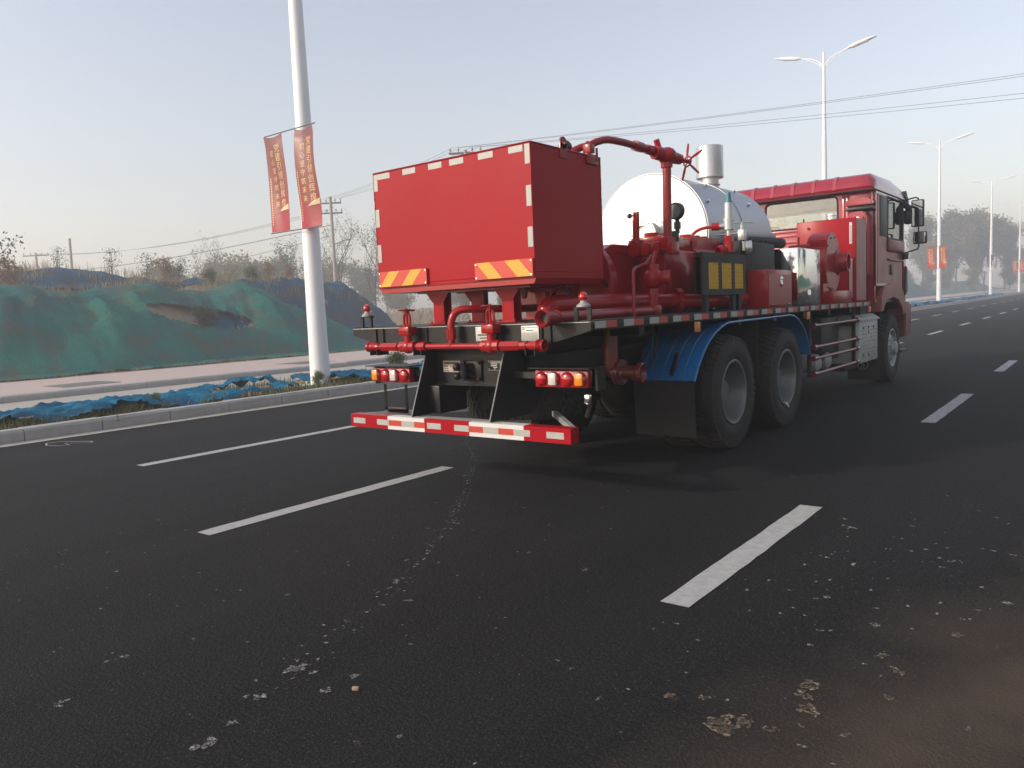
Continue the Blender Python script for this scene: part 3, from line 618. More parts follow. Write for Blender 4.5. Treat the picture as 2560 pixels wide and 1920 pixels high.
LLAB = ['nearest white lamp post at left, carrying red banners, top out of frame', 'double-armed street lamp rising behind the truck cab', 'double-armed street lamp right of the cab with bright red banners', 'double-armed street lamp with purple banners',
        'double-armed street lamp at the right picture edge with red banners', 'farthest street lamp, mostly outside the right picture edge']
for i, y in enumerate(LY):
    o = L0 if i == 0 else copy_tree(L0)
    o.location = (LX, y, .1+gr(y)); o['label'] = LLAB[i]
# banner cloths
def banner_mat(name, c1, c2, c3):
    m = bpy.data.materials.new(name); m.use_nodes = True; t = m.node_tree; n = t.nodes; L = t.links; b = n['Principled BSDF']; b.inputs['Roughness'].default_value = .38
    tc = n.new('ShaderNodeTexCoord'); sx = n.new('ShaderNodeSeparateXYZ'); L.new(tc.outputs['Object'], sx.inputs[0])
    nz = n.new('ShaderNodeTexNoise'); nz.inputs['Scale'].default_value = 2.2; L.new(tc.outputs['Object'], nz.inputs['Vector'])
    ad = n.new('ShaderNodeMath'); ad.operation = 'MULTIPLY_ADD'; ad.inputs[1].default_value = .5; L.new(nz.outputs['Fac'], ad.inputs[0]); L.new(sx.outputs['Z'], ad.inputs[2])
    cr = n.new('ShaderNodeValToRGB'); e = cr.color_ramp.elements; e[0].position = .2; e[0].color = c1+(1,); e[1].position = .95; e[1].color = c3+(1,); k = e.new(.42); k.color = c2+(1,)
    mr = n.new('ShaderNodeMapRange'); mr.inputs[1].default_value = 0; mr.inputs[2].default_value = 2.1; L.new(ad.outputs[0], mr.inputs[0]); L.new(mr.outputs[0], cr.inputs[0]); L.new(cr.outputs[0], b.inputs['Base Color'])
    tl = n.new('ShaderNodeBsdfTranslucent'); L.new(cr.outputs[0], tl.inputs[0]); ms = n.new('ShaderNodeMixShader'); ms.inputs[0].default_value = .35; o = n['Material Output']
    L.new(b.outputs[0], ms.inputs[1]); L.new(tl.outputs[0], ms.inputs[2]); L.new(ms.outputs[0], o.inputs[0]); return m
M['ban_red'] = banner_mat('red_banner', (.46, .03, .045), (.33, .06, .06), (.27, .09, .085))
M['ban_bright'] = banner_mat('bright_red_banner', (.62, .03, .02), (.5, .05, .025), (.42, .08, .03))
M['ban_purple'] = banner_mat('purple_banner', (.6, .6, .62), (.12, .08, .2), (.09, .05, .17))
M['gold'] = mat('gold_print', (.72, .5, .2), .45, var=.2, vs=9); M['pale'] = mat('white_print', (.75, .73, .72), .5); M['cream_print'] = mat('cream_print', (.62, .46, .26), .5, var=.3, vs=4)
def bwave(x, z, s): return .035*math.sin(z*3.1+s)*(.4+x)+.02*math.sin(x*9+z*2+s*2)+.03*sst(1.7, 1.9, z)*math.sin(x*7+s)
def glyph(ch):
    cu = bpy.data.curves.new('g', 'FONT'); cu.body = ch; cu.size = 1; cu.align_x = 'CENTER'; o = bpy.data.objects.new('g', cu); COL.objects.link(o)
    dg = bpy.context.evaluated_depsgraph_get(); me = bpy.data.meshes.new_from_object(o.evaluated_get(dg)); bpy.data.objects.remove(o); bpy.data.curves.remove(cu); return me
GL = {}
def put_glyph(b, ch, cx, cz, s, f):
    if ch not in GL: GL[ch] = glyph(ch)
    me = GL[ch]; vs = [b.bm.verts.new(f(cx+v.co.x*s, cz+(v.co.y-.38)*s)) for v in me.vertices]
    for p in me.polygons: b._f([vs[i] for i in p.vertices])
def banner(y, side, cloth, ink, label, group, far, seed):
    W, H = .6, 1.9; x0 = .04 if side > 0 else -.9
    root = thing('banner', label, 'banner', (LX+x0+(.0 if side < 0 else .0), y-.02, 3.2+gr(y)), group)
    b = B(); nx, nz = (12, 30) if not far else (5, 10)
    F = lambda x, z, off=0: Vector((x+(.05*sst(.35, 0, z/H) if side < 0 else 0)-.07*(z/H-.5)*(1 if side < 0 else .6)*sst(0, .3, z/H), bwave(x, z, seed)-off-.24, z-.05*math.sin(math.pi*x/W)*sst(1.6, 1.9, z)))
    V = [[b.bm.verts.new(F(W*i/nx, H*k/nz)) for i in range(nx+1)] for k in range(nz+1)]
    for k in range(nz):
        for i in range(nx): b._f([V[k][i], V[k][i+1], V[k+1][i+1], V[k+1][i]], True)
    b.obj('cloth', cloth, root, 0, False)
    b = B()
    for z in (-.01, H+.005): b = B(); b.tube([(-.06 if side > 0 else -.03, -.24, z), (W+.03 if side > 0 else W+.3, -.24, z)], .011, 6); b.obj('rod', 'wire', root)
    b = B(); f = lambda x, z: F(x, z, .006)
    if not far:
        for i, ch in enumerate('党建引领创辉煌'): put_glyph(b, ch, W*.7, 1.63-i*.178, .175, f)
        for i, ch in enumerate('初心坚守筑未来'): put_glyph(b, ch, W*.36, 1.54-i*.165, .13, f)
        for i in range(20):
            z = 1.05-i*.048; b.quad(f(W*.1-.012, z), f(W*.1+.016, z), f(W*.1+.016, z+.028), f(W*.1-.012, z+.028))
    else:
        for c, nn, s in ((.66, 8, .09), (.34, 7, .08)):
            for i in range(nn):
                z = 1.62-i*.17 if not cloth == 'ban_purple' else 1.65-i*.13-(.5 if c < .5 else 0)
                if z < .15: continue
                for k in range(4):
                    dx, dz = random.uniform(-s, s)*.6, random.uniform(-s, s)*.6; w, h = random.choice(((s*.6, .014), (.014, s*.6))); b.quad(f(W*c+dx-w, z+dz-h), f(W*c+dx+w, z+dz-h), f(W*c+dx+w, z+dz+h), f(W*c+dx-w, z+dz+h))
    stuff(b.obj('lettering', ink, root, 0))
    if cloth != 'ban_purple':
        b = B(); z0 = [(.1, .36), (.3, .45), (.5, .5), (.62, .54)]
        pts = [f(W*.12, .33), f(W*.45, .40), f(W*.98, .42), f(W*.98, .53), f(W*.6, .47)]; b.poly(pts); b.obj('printed_swoosh', 'cream_print', root, 0)
for i, (y, cl, ink, far, nm) in enumerate(((9.94, 'ban_red', 'gold', False, 'near lamp post'), (44.2, 'ban_red', 'gold', True, 'lamp behind the cab'), (78, 'ban_bright', 'gold', True, 'lamp right of the cab'), (113, 'ban_purple', 'pale', True, 'purple-bannered lamp'), (147.6, 'ban_bright', 'gold', True, 'lamp at the right edge'))):
    for s, sn in ((-1, 'left'), (1, 'right')):
        col_ = {'ban_red': 'red', 'ban_bright': 'bright red', 'ban_purple': 'purple and white'}[cl]
        banner(y, s, cl, ink, '%s lettered banner on the %s side of the %s' % (col_, sn, nm), 'banners on the lamp posts', far, i*2.1+s)

# ================================================================ UTILITY POLES AND WIRES
def upole(x, y, h, lab, arms, lamp=None, lean=0, z0=0):
    t = thing('utility_pole', lab, 'utility pole', (x, y, z0), 'utility poles beyond the mounds'); t.rotation_euler = (0, -lean, 0)
    b = B(); b.tube([(0, 0, -.3), (0, 0, h)], [.17, .1], 12); b.obj('pole', 'concrete_pole', t)
    for z, hw, ang in arms:
        b = B(); b.box((-hw, -.05, z-.05), (hw, .05, z+.05), rot=Matrix.Rotation(ang, 3, 'Z'), piv=(0, 0, z)); a = b.obj('crossarm', 'wood_arm', t)
        for k in (-1, -.45, .45, 1):
            b = B(); c = Matrix.Rotation(ang, 3, 'Z') @ Vector((hw*.93*k, 0, 0)); b.rev([(0, 0), (.03, 0), (.03, .1), (.07, .1), (.06, .17), (.03, .24), (0, .24)], (c.x, c.y, z+.05), (0, 0, 1), 10); b.obj('insulator', 'insul', a)
    if lamp:
        z, L, a = lamp; d = Vector((math.cos(a), math.sin(a), 0)); b = B(); b.tube([(0, 0, z-.35), d*L*.6+Vector((0, 0, z-.12)), d*L+Vector((0, 0, z))], .03, 8); o = b.obj('lamp_arm', 'wood_arm', t)
        b = B(); b.box(d*L+Vector((-.15, -.1, -.05)), d*(L+.35)+Vector((.15, .1, .06)), .03); b.obj('lamp_head', 'insul', t)
    return t
VA = R_(38)   # arms seen broadside
upole(-44.2, 36.5, 10.0, 'tall concrete utility pole with two crossarms and a lamp, right of the red banners', [(9.55, .75, VA), (8.85, .8, VA)], (7.0, 1.3, VA))
upole(-28.41, 33, 10.25, 'utility pole with only its insulator-topped crossarm showing above the red tank', [(10.1, .9, VA)])
upole(-83, 32, 9.0, 'distant utility pole with a wide crossarm at the far left', [(8.75, 1.25, VA)], (7.1, 1.3, VA))
upole(-70, 29.6, 9.1, 'leaning plain pole without crossarms at the far left', [], lean=-.03)
upole(-110, 66, 9.5, 'tiny distant pole with crossarm in the middle of the tree line', [(9.1, .8, VA)])
upole(-125, 84, 10, 'tiny farthest pole with crossarm left of the near lamp post', [(9.6, .8, VA)])
def wire(p, q, sag, lab, r=.012):
    b = B(); p, q = Vector(p), Vector(q); b.tube([p.lerp(q, i/24)-Vector((0, 0, sag*4*(i/24)*(1-i/24))) for i in range(25)], r, 5); tag(b.obj('power_line', 'wire'), lab, 'power line', 'power lines')
ca, sa = math.cos(VA), math.sin(VA)
for k, lab in ((-.8, 'rearmost'), (-.35, 'second'), (.35, 'third'), (.8, 'front')):
    wire((-44.2+k*ca*.75, 36.5+k*sa*.75, 9.85), (-28.41+k*ca*.9, 33+k*sa*.9, 10.4), .25, '%s wire between the lamp-armed concrete pole and the pole behind the tank' % lab, .009)
for k, (px, py), lab in ((-.8, (2560, 155), 'uppermost'), (-.35, (2560, 164), 'second highest'), (.35, (2560, 207), 'second lowest'), (.8, (2560, 216), 'lowest')):
    e = wy((px, py), 36); d = (e-Vector((-28.41+k*ca*.9, 33+k*sa*.9, 10.4))); wire((-28.41+k*ca*.9, 33+k*sa*.9, 10.4), e+d*1.1, .35+.1*abs(k), '%s power line crossing the sky at the upper right' % lab, .008)
wire((-44.2, 36.5, 8.05), (-83, 32, 7.0), .5, 'thick dark cable from the lamp-armed pole to the far left', .03)
wire((-44.2, 36.5, 7.3), (-83, 32, 5.2), .5, 'lower thinner cable from the lamp-armed pole to the far left', .02)
for k, lab in ((-.9, 'upper'), (-.3, 'middle'), (.5, 'lower')): wire((-44.2+k*ca*.75, 36.5+k*sa*.75, 9.1), (-83+k, 32, 8.9), .9, '%s faint wire between the concrete pole and the far left pole' % lab, .011)

# ================================================================ THE TRUCK
T = thing('pump_truck', 'red three-axle oilfield pump truck driving away on the dark road', 'truck', (TX, TY, 0))
def part(name, b, m, p=None, ang=35): return b.obj(name, m, p or T, ang)

# ---- chassis
b = B()
for s in (-1, 1):
    b.box((s*.43-.04, .45, .78), (s*.43+.04, 10.2, 1.06), .004); b.box((s*.43-.045, .4, 1.065), (s*.43+.045, 7.8, 1.2), .004)
for v in (.7, 1.6, 2.4, 3.4, 4.6, 5.8, 7, 8.2, 9.6): b.box((-.39, v, .82), (.39, v+.08, 1.02))
for v in (.9, 1.9, 2.9, 3.9, 4.9, 5.9, 6.9): b.box((-1.2, v, 1.19), (1.2, v+.08, 1.268))
part('chassis_frame', b, 'black')
for v in (2.68, 4.18):
    b = B(); b.cyl((-1.0, v, .53), (1.0, v, .53), .075); b.ball((0, v, .55), .24, 16, (1, 1, .95))
    for s in (-1, 1): b.cyl((s*.62, v, .53), (s*.68, v, .53), .2)
    part('axle', b, 'frame_black')
b = B(); b.cyl((-1, 9.3, .48), (1, 9.3, .48), .06); part('axle', b, 'frame_black')
for s in (-1, 1):
    b = B()
    for i in range(7): b.box((s*.52-.045, 2.75+i*.06, .95-i*.03), (s*.52+.045, 4.1-i*.06, .975-i*.03))
    b.cyl((s*.52, 3.43, .62), (s*.52, 3.43, .92), .07); part('leaf_spring', b, 'frame_black')
    b = B()
    for i in range(4): b.box((s*.45-.045, 8.5+i*.1, .7-i*.03), (s*.45+.045, 10.1-i*.1, .725-i*.03))
    part('leaf_spring', b, 'frame_black')
b = B(); b.tube([(0, 4.0, .6), (0, 6.8, .75), (0, 8.2, .85)], .06, 10); part('drive_shaft', b, 'frame_black')

# ---- wheels
def tyre_mesh():
    b = B(); r, w = .555, .15
    prof = [(.29, -w*.78), (.33, -w*.98), (.42, -w*1.06), (.49, -w*1.0), (.525, -w*.9), (r-.018, -w*.72), (r-.012, -w*.3), (r-.012, w*.3), (r-.018, w*.72), (.525, w*.9), (.49, w*1.0), (.42, w*1.06), (.395, w*1.065), (.385, w*1.05), (.33, w*.98), (.29, w*.78), (.29, -w*.78)]
    b.rev(prof, (0, 0, 0), (1, 0, 0), 64)
    n = 52
    for i in range(n):
        for s in (-1, 1):
            a = 2*math.pi*(i+(.5 if s > 0 else 0))/n; rot = Matrix.Rotation(a, 3, 'X')
            for x0, x1, sh, hh in ((.42, .98, .0, .015), (.06, .36, .5, .011)):
                a2 = a+sh*2*math.pi/n; rt = Matrix.Rotation(a2, 3, 'X'); hl = .024
                P = [Vector((s*w*x0, -hl, r-.03)), Vector((s*w*x1, -hl-.008, r-.065 if x1 > .9 else r-.03)), Vector((s*w*x1, hl-.008, r-.065 if x1 > .9 else r-.03)), Vector((s*w*x0, hl, r-.03)),
                     Vector((s*w*x0, -hl, r)), Vector((s*w*x1, -hl-.008, r-.02 if x1 > .9 else r)), Vector((s*w*x1, hl-.008, r-.02 if x1 > .9 else r)), Vector((s*w*x0, hl, r))]
                b.hexa([rt @ p for p in P])
    return b.mesh('tyre', 'rubber')
def rim_rear():     # deep dish seen on the outer rear wheels; outer side is +x
    b = B(); w = .15
    b.rev([(.285, w*.7), (.315, w*.98), (.305, w*1.02), (.285, w*.98), (.272, w*.7), (.262, -.02), (.245, -.045), (.15, -.05), (.13, -.03), (.125, .02), (.1, .05), (0, .055)], (0, 0, 0), (1, 0, 0), 40)
    for i in range(10):
        a = 2*math.pi*i/10; b.cyl((-.05, .19*math.cos(a), .19*math.sin(a)), (-.005, .19*math.cos(a), .19*math.sin(a)), .017, 6)
    return b.mesh('rim', 'rim')
def rim_front():
    b = B(); w = .15
    b.rev([(.285, w*.7), (.315, w*.98), (.305, w*1.02), (.285, w*.98), (.27, w*.75), (.25, .075), (.22, .11), (.17, .135), (.14, .14), (.11, .14), (.11, .2), (.09, .215), (0, .215)], (0, 0, 0), (1, 0, 0), 40)
    for i in range(10):
        a = 2*math.pi*i/10; b.cyl((.12, .165*math.cos(a), .165*math.sin(a)), (.16, .165*math.cos(a), .165*math.sin(a)), .016, 6)
    b.mi = 1
    for i in range(10):
        a = 2*math.pi*(i+.5)/10; c = Vector((.098, .222*math.cos(a), .222*math.sin(a))); nn = Vector((.8, .6*math.cos(a), .6*math.sin(a))).normalized(); b.cyl(c, c+nn*.012, .024, 12)
    return b.mesh('rim', ['rim_light', 'black'])
TYM, RR, RF = tyre_mesh(), rim_rear(), rim_front()
def wheel(u, v, s, rim, spin=0, lab=None):
    w = link('wheel', None, T); w.location = (u, v, .553); w.rotation_euler = (spin, 0, 0 if s > 0 else math.pi)
    link('tyre', TYM, w); link('rim', rim, w)
    if lab: w['label'] = lab
    return w
for v in (2.68, 4.18):
    for s in (-1, 1):
        wo_ = wheel(s*1.09, v, s, RR, v); wheel(s*.76, v, -s, RR, v*2)
        if v > 4 and s > 0:
            b = B(); b.box((.128, .255, .1), (.16, .285, .2), .004); b.obj('balance_tag', 'white', wo_)
wheel(1.09, 9.3, 1, RF, .4); wheel(-1.09, 9.3, -1, RF, .4)
sp_ = link('spare_wheel', None, T); sp_.location = (-.15, 1.18, .635); sp_.rotation_euler = (0, math.pi/2, 0); link('tyre', TYM, sp_); link('rim', RR, sp_)

# ---- deck with reflective edge tape
b = B(); b.box((-1.25, .18, 1.272), (1.25, 7.83, 1.326), .004); b.box((-1.2, .3, 1.328), (1.2, 7.8, 1.333))
deck = part('deck', b, 'deck')
b = B()
for s in (-1, 1): b.box((s*1.252-.004, .15, 1.262), (s*1.252+.004, 7.835, 1.334), .002)
rail = b.obj('edge_rail', 'frame_black', deck)
def tapeseg(name, lo, hi, m, p): bb = B(); bb.box(lo, hi); return bb.obj(name, m, p)
k = 0; v = .157
while v < 7.6:
    for s in (-1, 1):
        for a, m in ((0, 'tape_w'), (.153, 'tape_r')): tapeseg('reflective_tape', (s*1.2575-.0012, v+a, 1.276), (s*1.2575+.0012, v+a+.15, 1.326), m, deck)
    v += .404
for v in (1.84, 4.9, 7.76):
    bb = B(); bb.box((1.244, v-.05, 1.17), (1.262, v+.05, 1.258), .006); bb.obj('side_marker', 'marker', deck)
# tapered rear cross beam
b = B(); b.prism([(-1.25, 1.262), (-1.0, 1.2), (-.72, 1.165), (.72, 1.165), (.95, 1.185), (1.25, 1.262), (1.25, 1.318), (-1.25, 1.318)], 'y', .12, .2, .004)
for u in (-.95, -.86, -.42, -.34, .82, .9): b.box((u, .105, 1.175), (u+.012, .12, 1.315))
beam = part('rear_beam', b, 'black')
bb = B(); bb.box((-1.24, .112, 1.319), (1.24, .3, 1.324)); bb.obj('beam_cap', 'bracket_grey', beam)

# ---- maker's plates (small print stays unreadable, as in the photograph)
def plate(p, c0, c1, v, mp, mi, rowspec, logo=None, rivets=True):
    bb = B(); bb.box((c0[0], v-.004, c0[1]), (c1[0], v, c1[1]), .001); pl = bb.obj('maker_plate', mp, p)
    bb = B(); W = c1[0]-c0[0]; H = c1[1]-c0[1]
    for (x0, x1, y, h) in rowspec:
        x = x0
        while x < x1:
            w = random.uniform(.012, .03); w = min(w, x1-x)
            bb.box((c0[0]+W*x, v-.0052, c0[1]+H*y), (c0[0]+W*(x+w*.75), v-.0042, c0[1]+H*(y+h))); x += w
    if logo:
        lx, lz, lr = logo
        cx, cz = c0[0]+W*lx, c0[1]+H*lz
        bb.rev([(lr*.72, 0), (lr, 0), (lr, .001), (lr*.72, .001), (lr*.72, 0)], (cx, v-.0054, cz), (0, 1, 0), 20, R_(200), R_(510)); bb.cyl((cx-lr*.1, v-.0054, cz+lr*1.15), (cx-lr*.1, v-.0044, cz+lr*1.15), lr*.18, 8)
        bb.box((cx+lr*.35, v-.0054, cz-lr*.75), (cx+lr*.9, v-.0044, cz-lr*.35)); bb.box((cx-lr*.3, v-.0054, cz), (cx-lr*.1, v-.0044, cz+lr*.2)); bb.box((cx+.1*lr, v-.0054, cz), (cx+lr*.3, v-.0044, cz+lr*.2))
    bb.obj('print', mi, pl)
    if rivets:
        bb = B()
        for x in (c0[0]+.012, c1[0]-.012):
            for z in (c0[1]+.012, c1[1]-.012): bb.cyl((x, v-.008, z), (x, v-.003, z), .005, 8)
        bb.obj('rivet', 'chrome', pl)
    return pl
plate(beam, (.205, 1.2), (.405, 1.312), .105, 'plate', 'ink', [(.1, .9, .38, .1), (.2, .8, .18, .08)], (.52, .72, .024))
plate(beam, (.65, 1.2), (.81, 1.31), .105, 'plate', 'ink', [(.25, .9, .86, .03), (.3, .7, .66, .05)]+[(.06, .94, .08+.07*i, .018) for i in range(7)], (.13, .82, .01))

# ---- rear water tank box
X0, X1, Y0, Y1, Z0, Z1 = -.825, .814, .08, 1.03, 1.655, 2.617
b = B()
b.box((X0, Y0, Z0), (X1, Y0+.006, Z1)); b.box((X0, Y1-.006, Z0), (X1, Y1, Z1)); b.box((X0, Y0+.006, Z0), (X0+.006, Y1-.006, Z1)); b.box((X1-.006, Y0+.006, Z0), (X1, Y1-.006, Z1)); b.box((X0+.006, Y0+.006, Z0), (X1-.006, Y1-.006, Z0+.01))
# gently dished panels so the sheet metal catches the light unevenly
tank = part('water_tank', b, 'red')
bb = B(); bb.box((X0+.006, Y0+.02, Z1-.06), (X1-.006, Y1-.02, Z1-.05)); bb.obj('tank_lid', 'pipe_red', tank)
bb = B(); bb.prism([(X0, Z0-.002), (X1, Z0-.002), (X1-.02, Z0-.04), (X0+.02, Z0-.04)], 'y', Y0+.01, Y1-.01); bb.obj('tank_base', 'pump_red', tank)
bb = B()
for p, q in (((X0, Y0, Z0), (X0, Y0, Z1)), ((X1, Y0, Z0), (X1, Y0, Z1)), ((X1, Y1, Z0), (X1, Y1, Z1)), ((X0, Y0, Z0+.03), (X1, Y0, Z0+.03)), ((X1, Y0, Z0+.05), (X1, Y1, Z0+.05))):
    p, q = Vector(p), Vector(q); n = 40
    bb.tube([p.lerp(q, i/n)+Vector((random.uniform(-.0012, .0012), random.uniform(-.0012, .0012), random.uniform(-.0015, .0015))) for i in range(n+1)], .0042, 5)
bb.obj('weld_seam', 'red', tank)
bb = B()
for p, q in (((X0, Y0, Z1), (X1, Y0, Z1)), ((X1, Y0, Z1), (X1, Y1, Z1)), ((X0, Y0, Z1), (X0, Y1, Z1)), ((X0, Y1, Z1), (X1, Y1, Z1))): bb.tube([p, q], .007, 6)
bb.obj('rim_bead', 'pipe_red', tank)
# reflective tape round the rear face
def tq(x0, y0, x1, y1): a = TV(q1(x0, y0), Y0); c = TV(q1(x1, y1), Y0); return (a.x, c.z), (c.x, a.z)
tz = Z1-.012; th = .046
for x0, x1 in ((232, 360), (460, 562), (664, 770), (830, 942), (1057, 1175), (1297, 1410)):
    yy = 430-(x0-232)*.2085; a = TV(q1(x0, yy), Y0).x; c = TV(q1(x1, yy), Y0).x; tapeseg('reflective_tape', (max(a, X0+.004), Y0-.0022, tz-th), (c, Y0-.0006, tz), 'tape_w', tank)
for us, segs in (((X0+.004, X0+.05), ((470, 570), (712, 853), (990, 1130))), ((X1-.048, X1-.004), ((180, 345), (515, 680), (843, 1003)))):
    for a, c in segs:
        x = 240+(a-430)*.05 if us[0] < 0 else 1440+(a-172)*.035
        z1 = TV(q1(x, a), Y0).z; z0 = TV(q1(x, c), Y0).z; tapeseg('reflective_tape', (us[0], Y0-.0034, z0), (us[1], Y0-.0022, min(z1, Z1-.012)), 'tape_w', tank)
def warn_board(u0, u1, z0, z1, lean, ts):
    bb = B(); y = Y0-.022; bb.box((u0, y, z0), (u1, y+.02, z1)); H = z1-z0; bb.mi = 1
    for t, w in ts:
        a = u0+(u1-u0)*t; d = lean; ww = (u1-u0)*w
        pl = [(a, z0+.002), (a+ww, z0+.002), (a+ww+d, z1-.002), (a+d, z1-.002)]; pl = [(min(max(x, u0), u1), z) for x, z in pl]
        bb.poly([(x, y-.0008, z) for x, z in pl])
    bb.mi = 2
    for x in (u0+.012, u1-.012):
        for z in (z0+.014, z1-.014): bb.cyl((x, y-.004, z), (x, y, z), .006, 8)
    return bb.obj('warning_board', ['board_r', 'board_y', 'chrome'], tank)
a = TV(q1(1035, 1180), .06); c = TV(q1(1490, 1145), .06)
z0_, z1_ = 1.668, 1.795
warn_board(a.x, c.x, z0_, z1_, -.115, ((.24, .24), (.74, .25)))
a = TV(q1(278, 1250), .06); c = TV(q1(652, 1215), .06)
warn_board(a.x, c.x, z0_, z1_, .115, ((.02, .22), (.48, .22)))
# legs
for u, v in ((-.37, .36), (.37, .36), (-.37, .85), (.37, .85)):
    bb = B(); bb.box((u-.058, v-.05, 1.345), (u+.058, v-.042, 1.616)); bb.box((u-.058, v+.042, 1.345), (u+.058, v+.05, 1.616)); bb.box((u-.012, v-.042, 1.345), (u-.002, v+.042, 1.616))
    bb.box((u-.09, v-.08, 1.334), (u+.09, v+.08, 1.346), .002); bb.prism([(u-.14, 1.616), (u+.14, 1.616), (u+.062, 1.52), (u-.062, 1.52)], 'y', v-.056, v-.0505)
    for sx in (-1, 1): bb.cyl((u+sx*.075, v-.06, 1.346), (u+sx*.075, v-.06, 1.36), .01, 6)
    part('tank_leg', bb, 'red')
for v in (.3, .8): bb = B(); bb.box((-.6, v, 1.6), (.6, v+.12, 1.614)); part('leg_beam', bb, 'pump_red')
bb = B(); bb.tube([(-.12, .6, 1.34), (-.12, .6, 1.62)], .014, 8); part('drain_pipe', bb, 'pipe_red')
# lifting lug, ball float, hose clamp on the tank rim
bb = B(); bb.rev([(.018, -.006), (.045, -.006), (.045, .006), (.018, .006), (.018, -.006)], (.816, .5, 2.665), (1, 0, 0), 24); bb.prism([(.455, 2.66), (.545, 2.66), (.56, 2.55), (.44, 2.55)], 'x', .81, .822); bb.obj('lifting_lug', 'pipe_red', tank)
bb = B(); bb.ball((.62, .82, 2.7), .06); bb.cyl((.62, .82, 2.56), (.62, .82, 2.66), .025); bb.obj('ball_float', 'plastic', tank)

# ---- rear discharge manifold
man = link('discharge_manifold', None, T)
vy, mz = .045, 1.166
b = B(); b.tube([(-.86, vy, mz), (.82, vy, mz)], .024, 14); 
for u0, u1, r, n in ((-.8, -.6, .038, 6), (-.36, -.28, .04, 8), (.5, .68, .038, 6), (.68, .74, .032, 8)): b.cyl((u0, vy, mz), (u1, vy, mz), r, n)
for s, u in ((-1, -.97), (1, .9)):
    b.rev([(.03, 0), (.036, .06), (.045, .075), (.045, .085), (.04, .09), (.046, .098), (.04, .106), (.046, .114), (.04, .122), (.044, .14), (.034, .14), (.03, .1), (0, .1)], (u-s*.14, vy, mz), (s, 0, 0), 20)
b.tube([(0, vy, mz), (0, vy, 1.25)], .026, 12); b.cyl((0, vy, 1.22), (0, vy, 1.3), .04, 6); b.cyl((0, vy, 1.3), (0, vy, 1.33), .03, 10)
b.tube(arc((0, vy, 1.3), (0, vy, 1.46), (.1, .12, 1.452), 8)+arc((.1, .12, 1.452), (.16, .17, 1.45), (.3, .6, 1.44), 4)[1:]+[(.38, 1.0, 1.44)], .03, 12)
pm_ = b.obj('pipe', 'pump_red', man)
def gate_valve(u, rzw):
    b = B(); b.cyl((u-.085, vy, mz), (u+.085, vy, mz), .046, 10); b.cyl((u-.04, vy, mz), (u-.04, vy, mz+.01), .05, 8); b.ball((u, vy, mz), .058, 14, (1.1, .95, 1))
    b.cyl((u, vy, mz), (u, vy, mz+.1), .034, 12); b.box((u-.06, vy-.05, mz+.095), (u+.06, vy+.05, mz+.165), .01); b.box((u-.045, vy-.05, mz+.128), (u+.045, vy+.051, mz+.131))
    for sx in (-1, 1):
        b.cyl((u+sx*.045, vy-.03, mz+.16), (u+sx*.045, vy-.03, mz+.18), .008, 6)
        b.tube([(u+sx*.028, vy, mz+.16), (u+sx*.036, vy, mz+.2), (u+sx*.033, vy, mz+.25), (u+sx*.018, vy, mz+.275)], .011, 6)
    b.cyl((u, vy, mz+.16), (u, vy, mz+.31), .011, 8); b.cyl((u, vy, mz+.268), (u, vy, mz+.29), .026, 10)
    vb = b.obj('gate_valve', 'pump_red', man)
    b = B(); c = (u, vy, mz+.3); b.ring(c, (0, .06, 1), .066, .007, 22, 6); b.cyl((u, vy, mz+.285), (u, vy, mz+.315), .014, 8)
    for i in range(4): a = rzw+i*math.pi/2; b.tube([(u, vy, mz+.298), (u+.066*math.cos(a), vy+.066*math.sin(a), mz+.3)], .006, 5)
    b.obj('handwheel', 'pipe_red', man)
gate_valve(-.485, .4); gate_valve(.405, .9)
for u in (-.86, -.34, .8):
    b = B(); b.box((u-.045, vy+.02, mz-.07), (u+.045, .13, mz-.035)); b.box((u-.045, vy-.05, mz-.07), (u-.038, vy+.02, mz-.02)); b.box((u+.038, vy-.05, mz-.07), (u+.045, vy+.02, mz-.02)); b.box((u-.035, .1, mz-.07), (u+.035, .13, 1.2)); b.obj('pipe_bracket', 'black', man)

# ---- rear wedge brackets, back plate, tow hook, labels
for s in (-1, 1):
    b = B(); b.prism([(.175, 1.1), (-.03, .592), (.5, .592), (.75, .8), (.75, 1.165), (.2, 1.165)], 'x', s*.415-.005, s*.415+.005); wed = part('tail_bracket', b, 'black')
    b = B(); b.tube([(s*.4155, .172, 1.1), (s*.4155, -.033, .594)], .0055, 5); b.obj('bare_edge', 'bracket_grey', wed)
VB = .29
b = B(); b.box((-.408, VB, .84), (.408, VB+.02, 1.165)); b.box((-.408, VB-.03, .83), (.408, VB+.06, .845)); b.box((-.405, .16, .6), (-.27, .5, .835), .01); b.box((-.408, VB-.012, 1.085), (.408, VB, 1.1))
bp_ = part('tail_plate', b, 'black')
def lab(x0, y0, x1, y1): a = TV(q2(x0, y0), VB); c = TV(q2(x1, y1), VB); return (a.x, c.z), (c.x, a.z)
c0, c1 = lab(785, 637, 925, 728)
plate(bp_, c0, c1, VB-.002, 'label', 'ink', [(.06, .96, .72, .16), (.08, .3, .48, .07), (.58, .75, .45, .12), (.08, .3, .28, .07), (.58, .86, .25, .12), (.08, .36, .08, .07), (.58, .96, .08, .1)], None, False)
c0, c1 = lab(1140, 635, 1262, 714)
plate(bp_, c0, c1, VB-.002, 'black', 'plate', [(0, 1, .97, .03), (0, 1, 0, .03), (.16, .94, .76, .15), (.2, .62, .6, .1), (.2, .6, .42, .1), (.35, .62, .25, .1), (.8, .96, .55, .14), (.8, .96, .36, .1), (.4, .5, .1, .08)], None, True)
b = B()
for z in (.915, .99): b.cyl((-.07, .17, z), (.02, .29, z), .026, 12); b.ball((-.07, .17, z), .032)
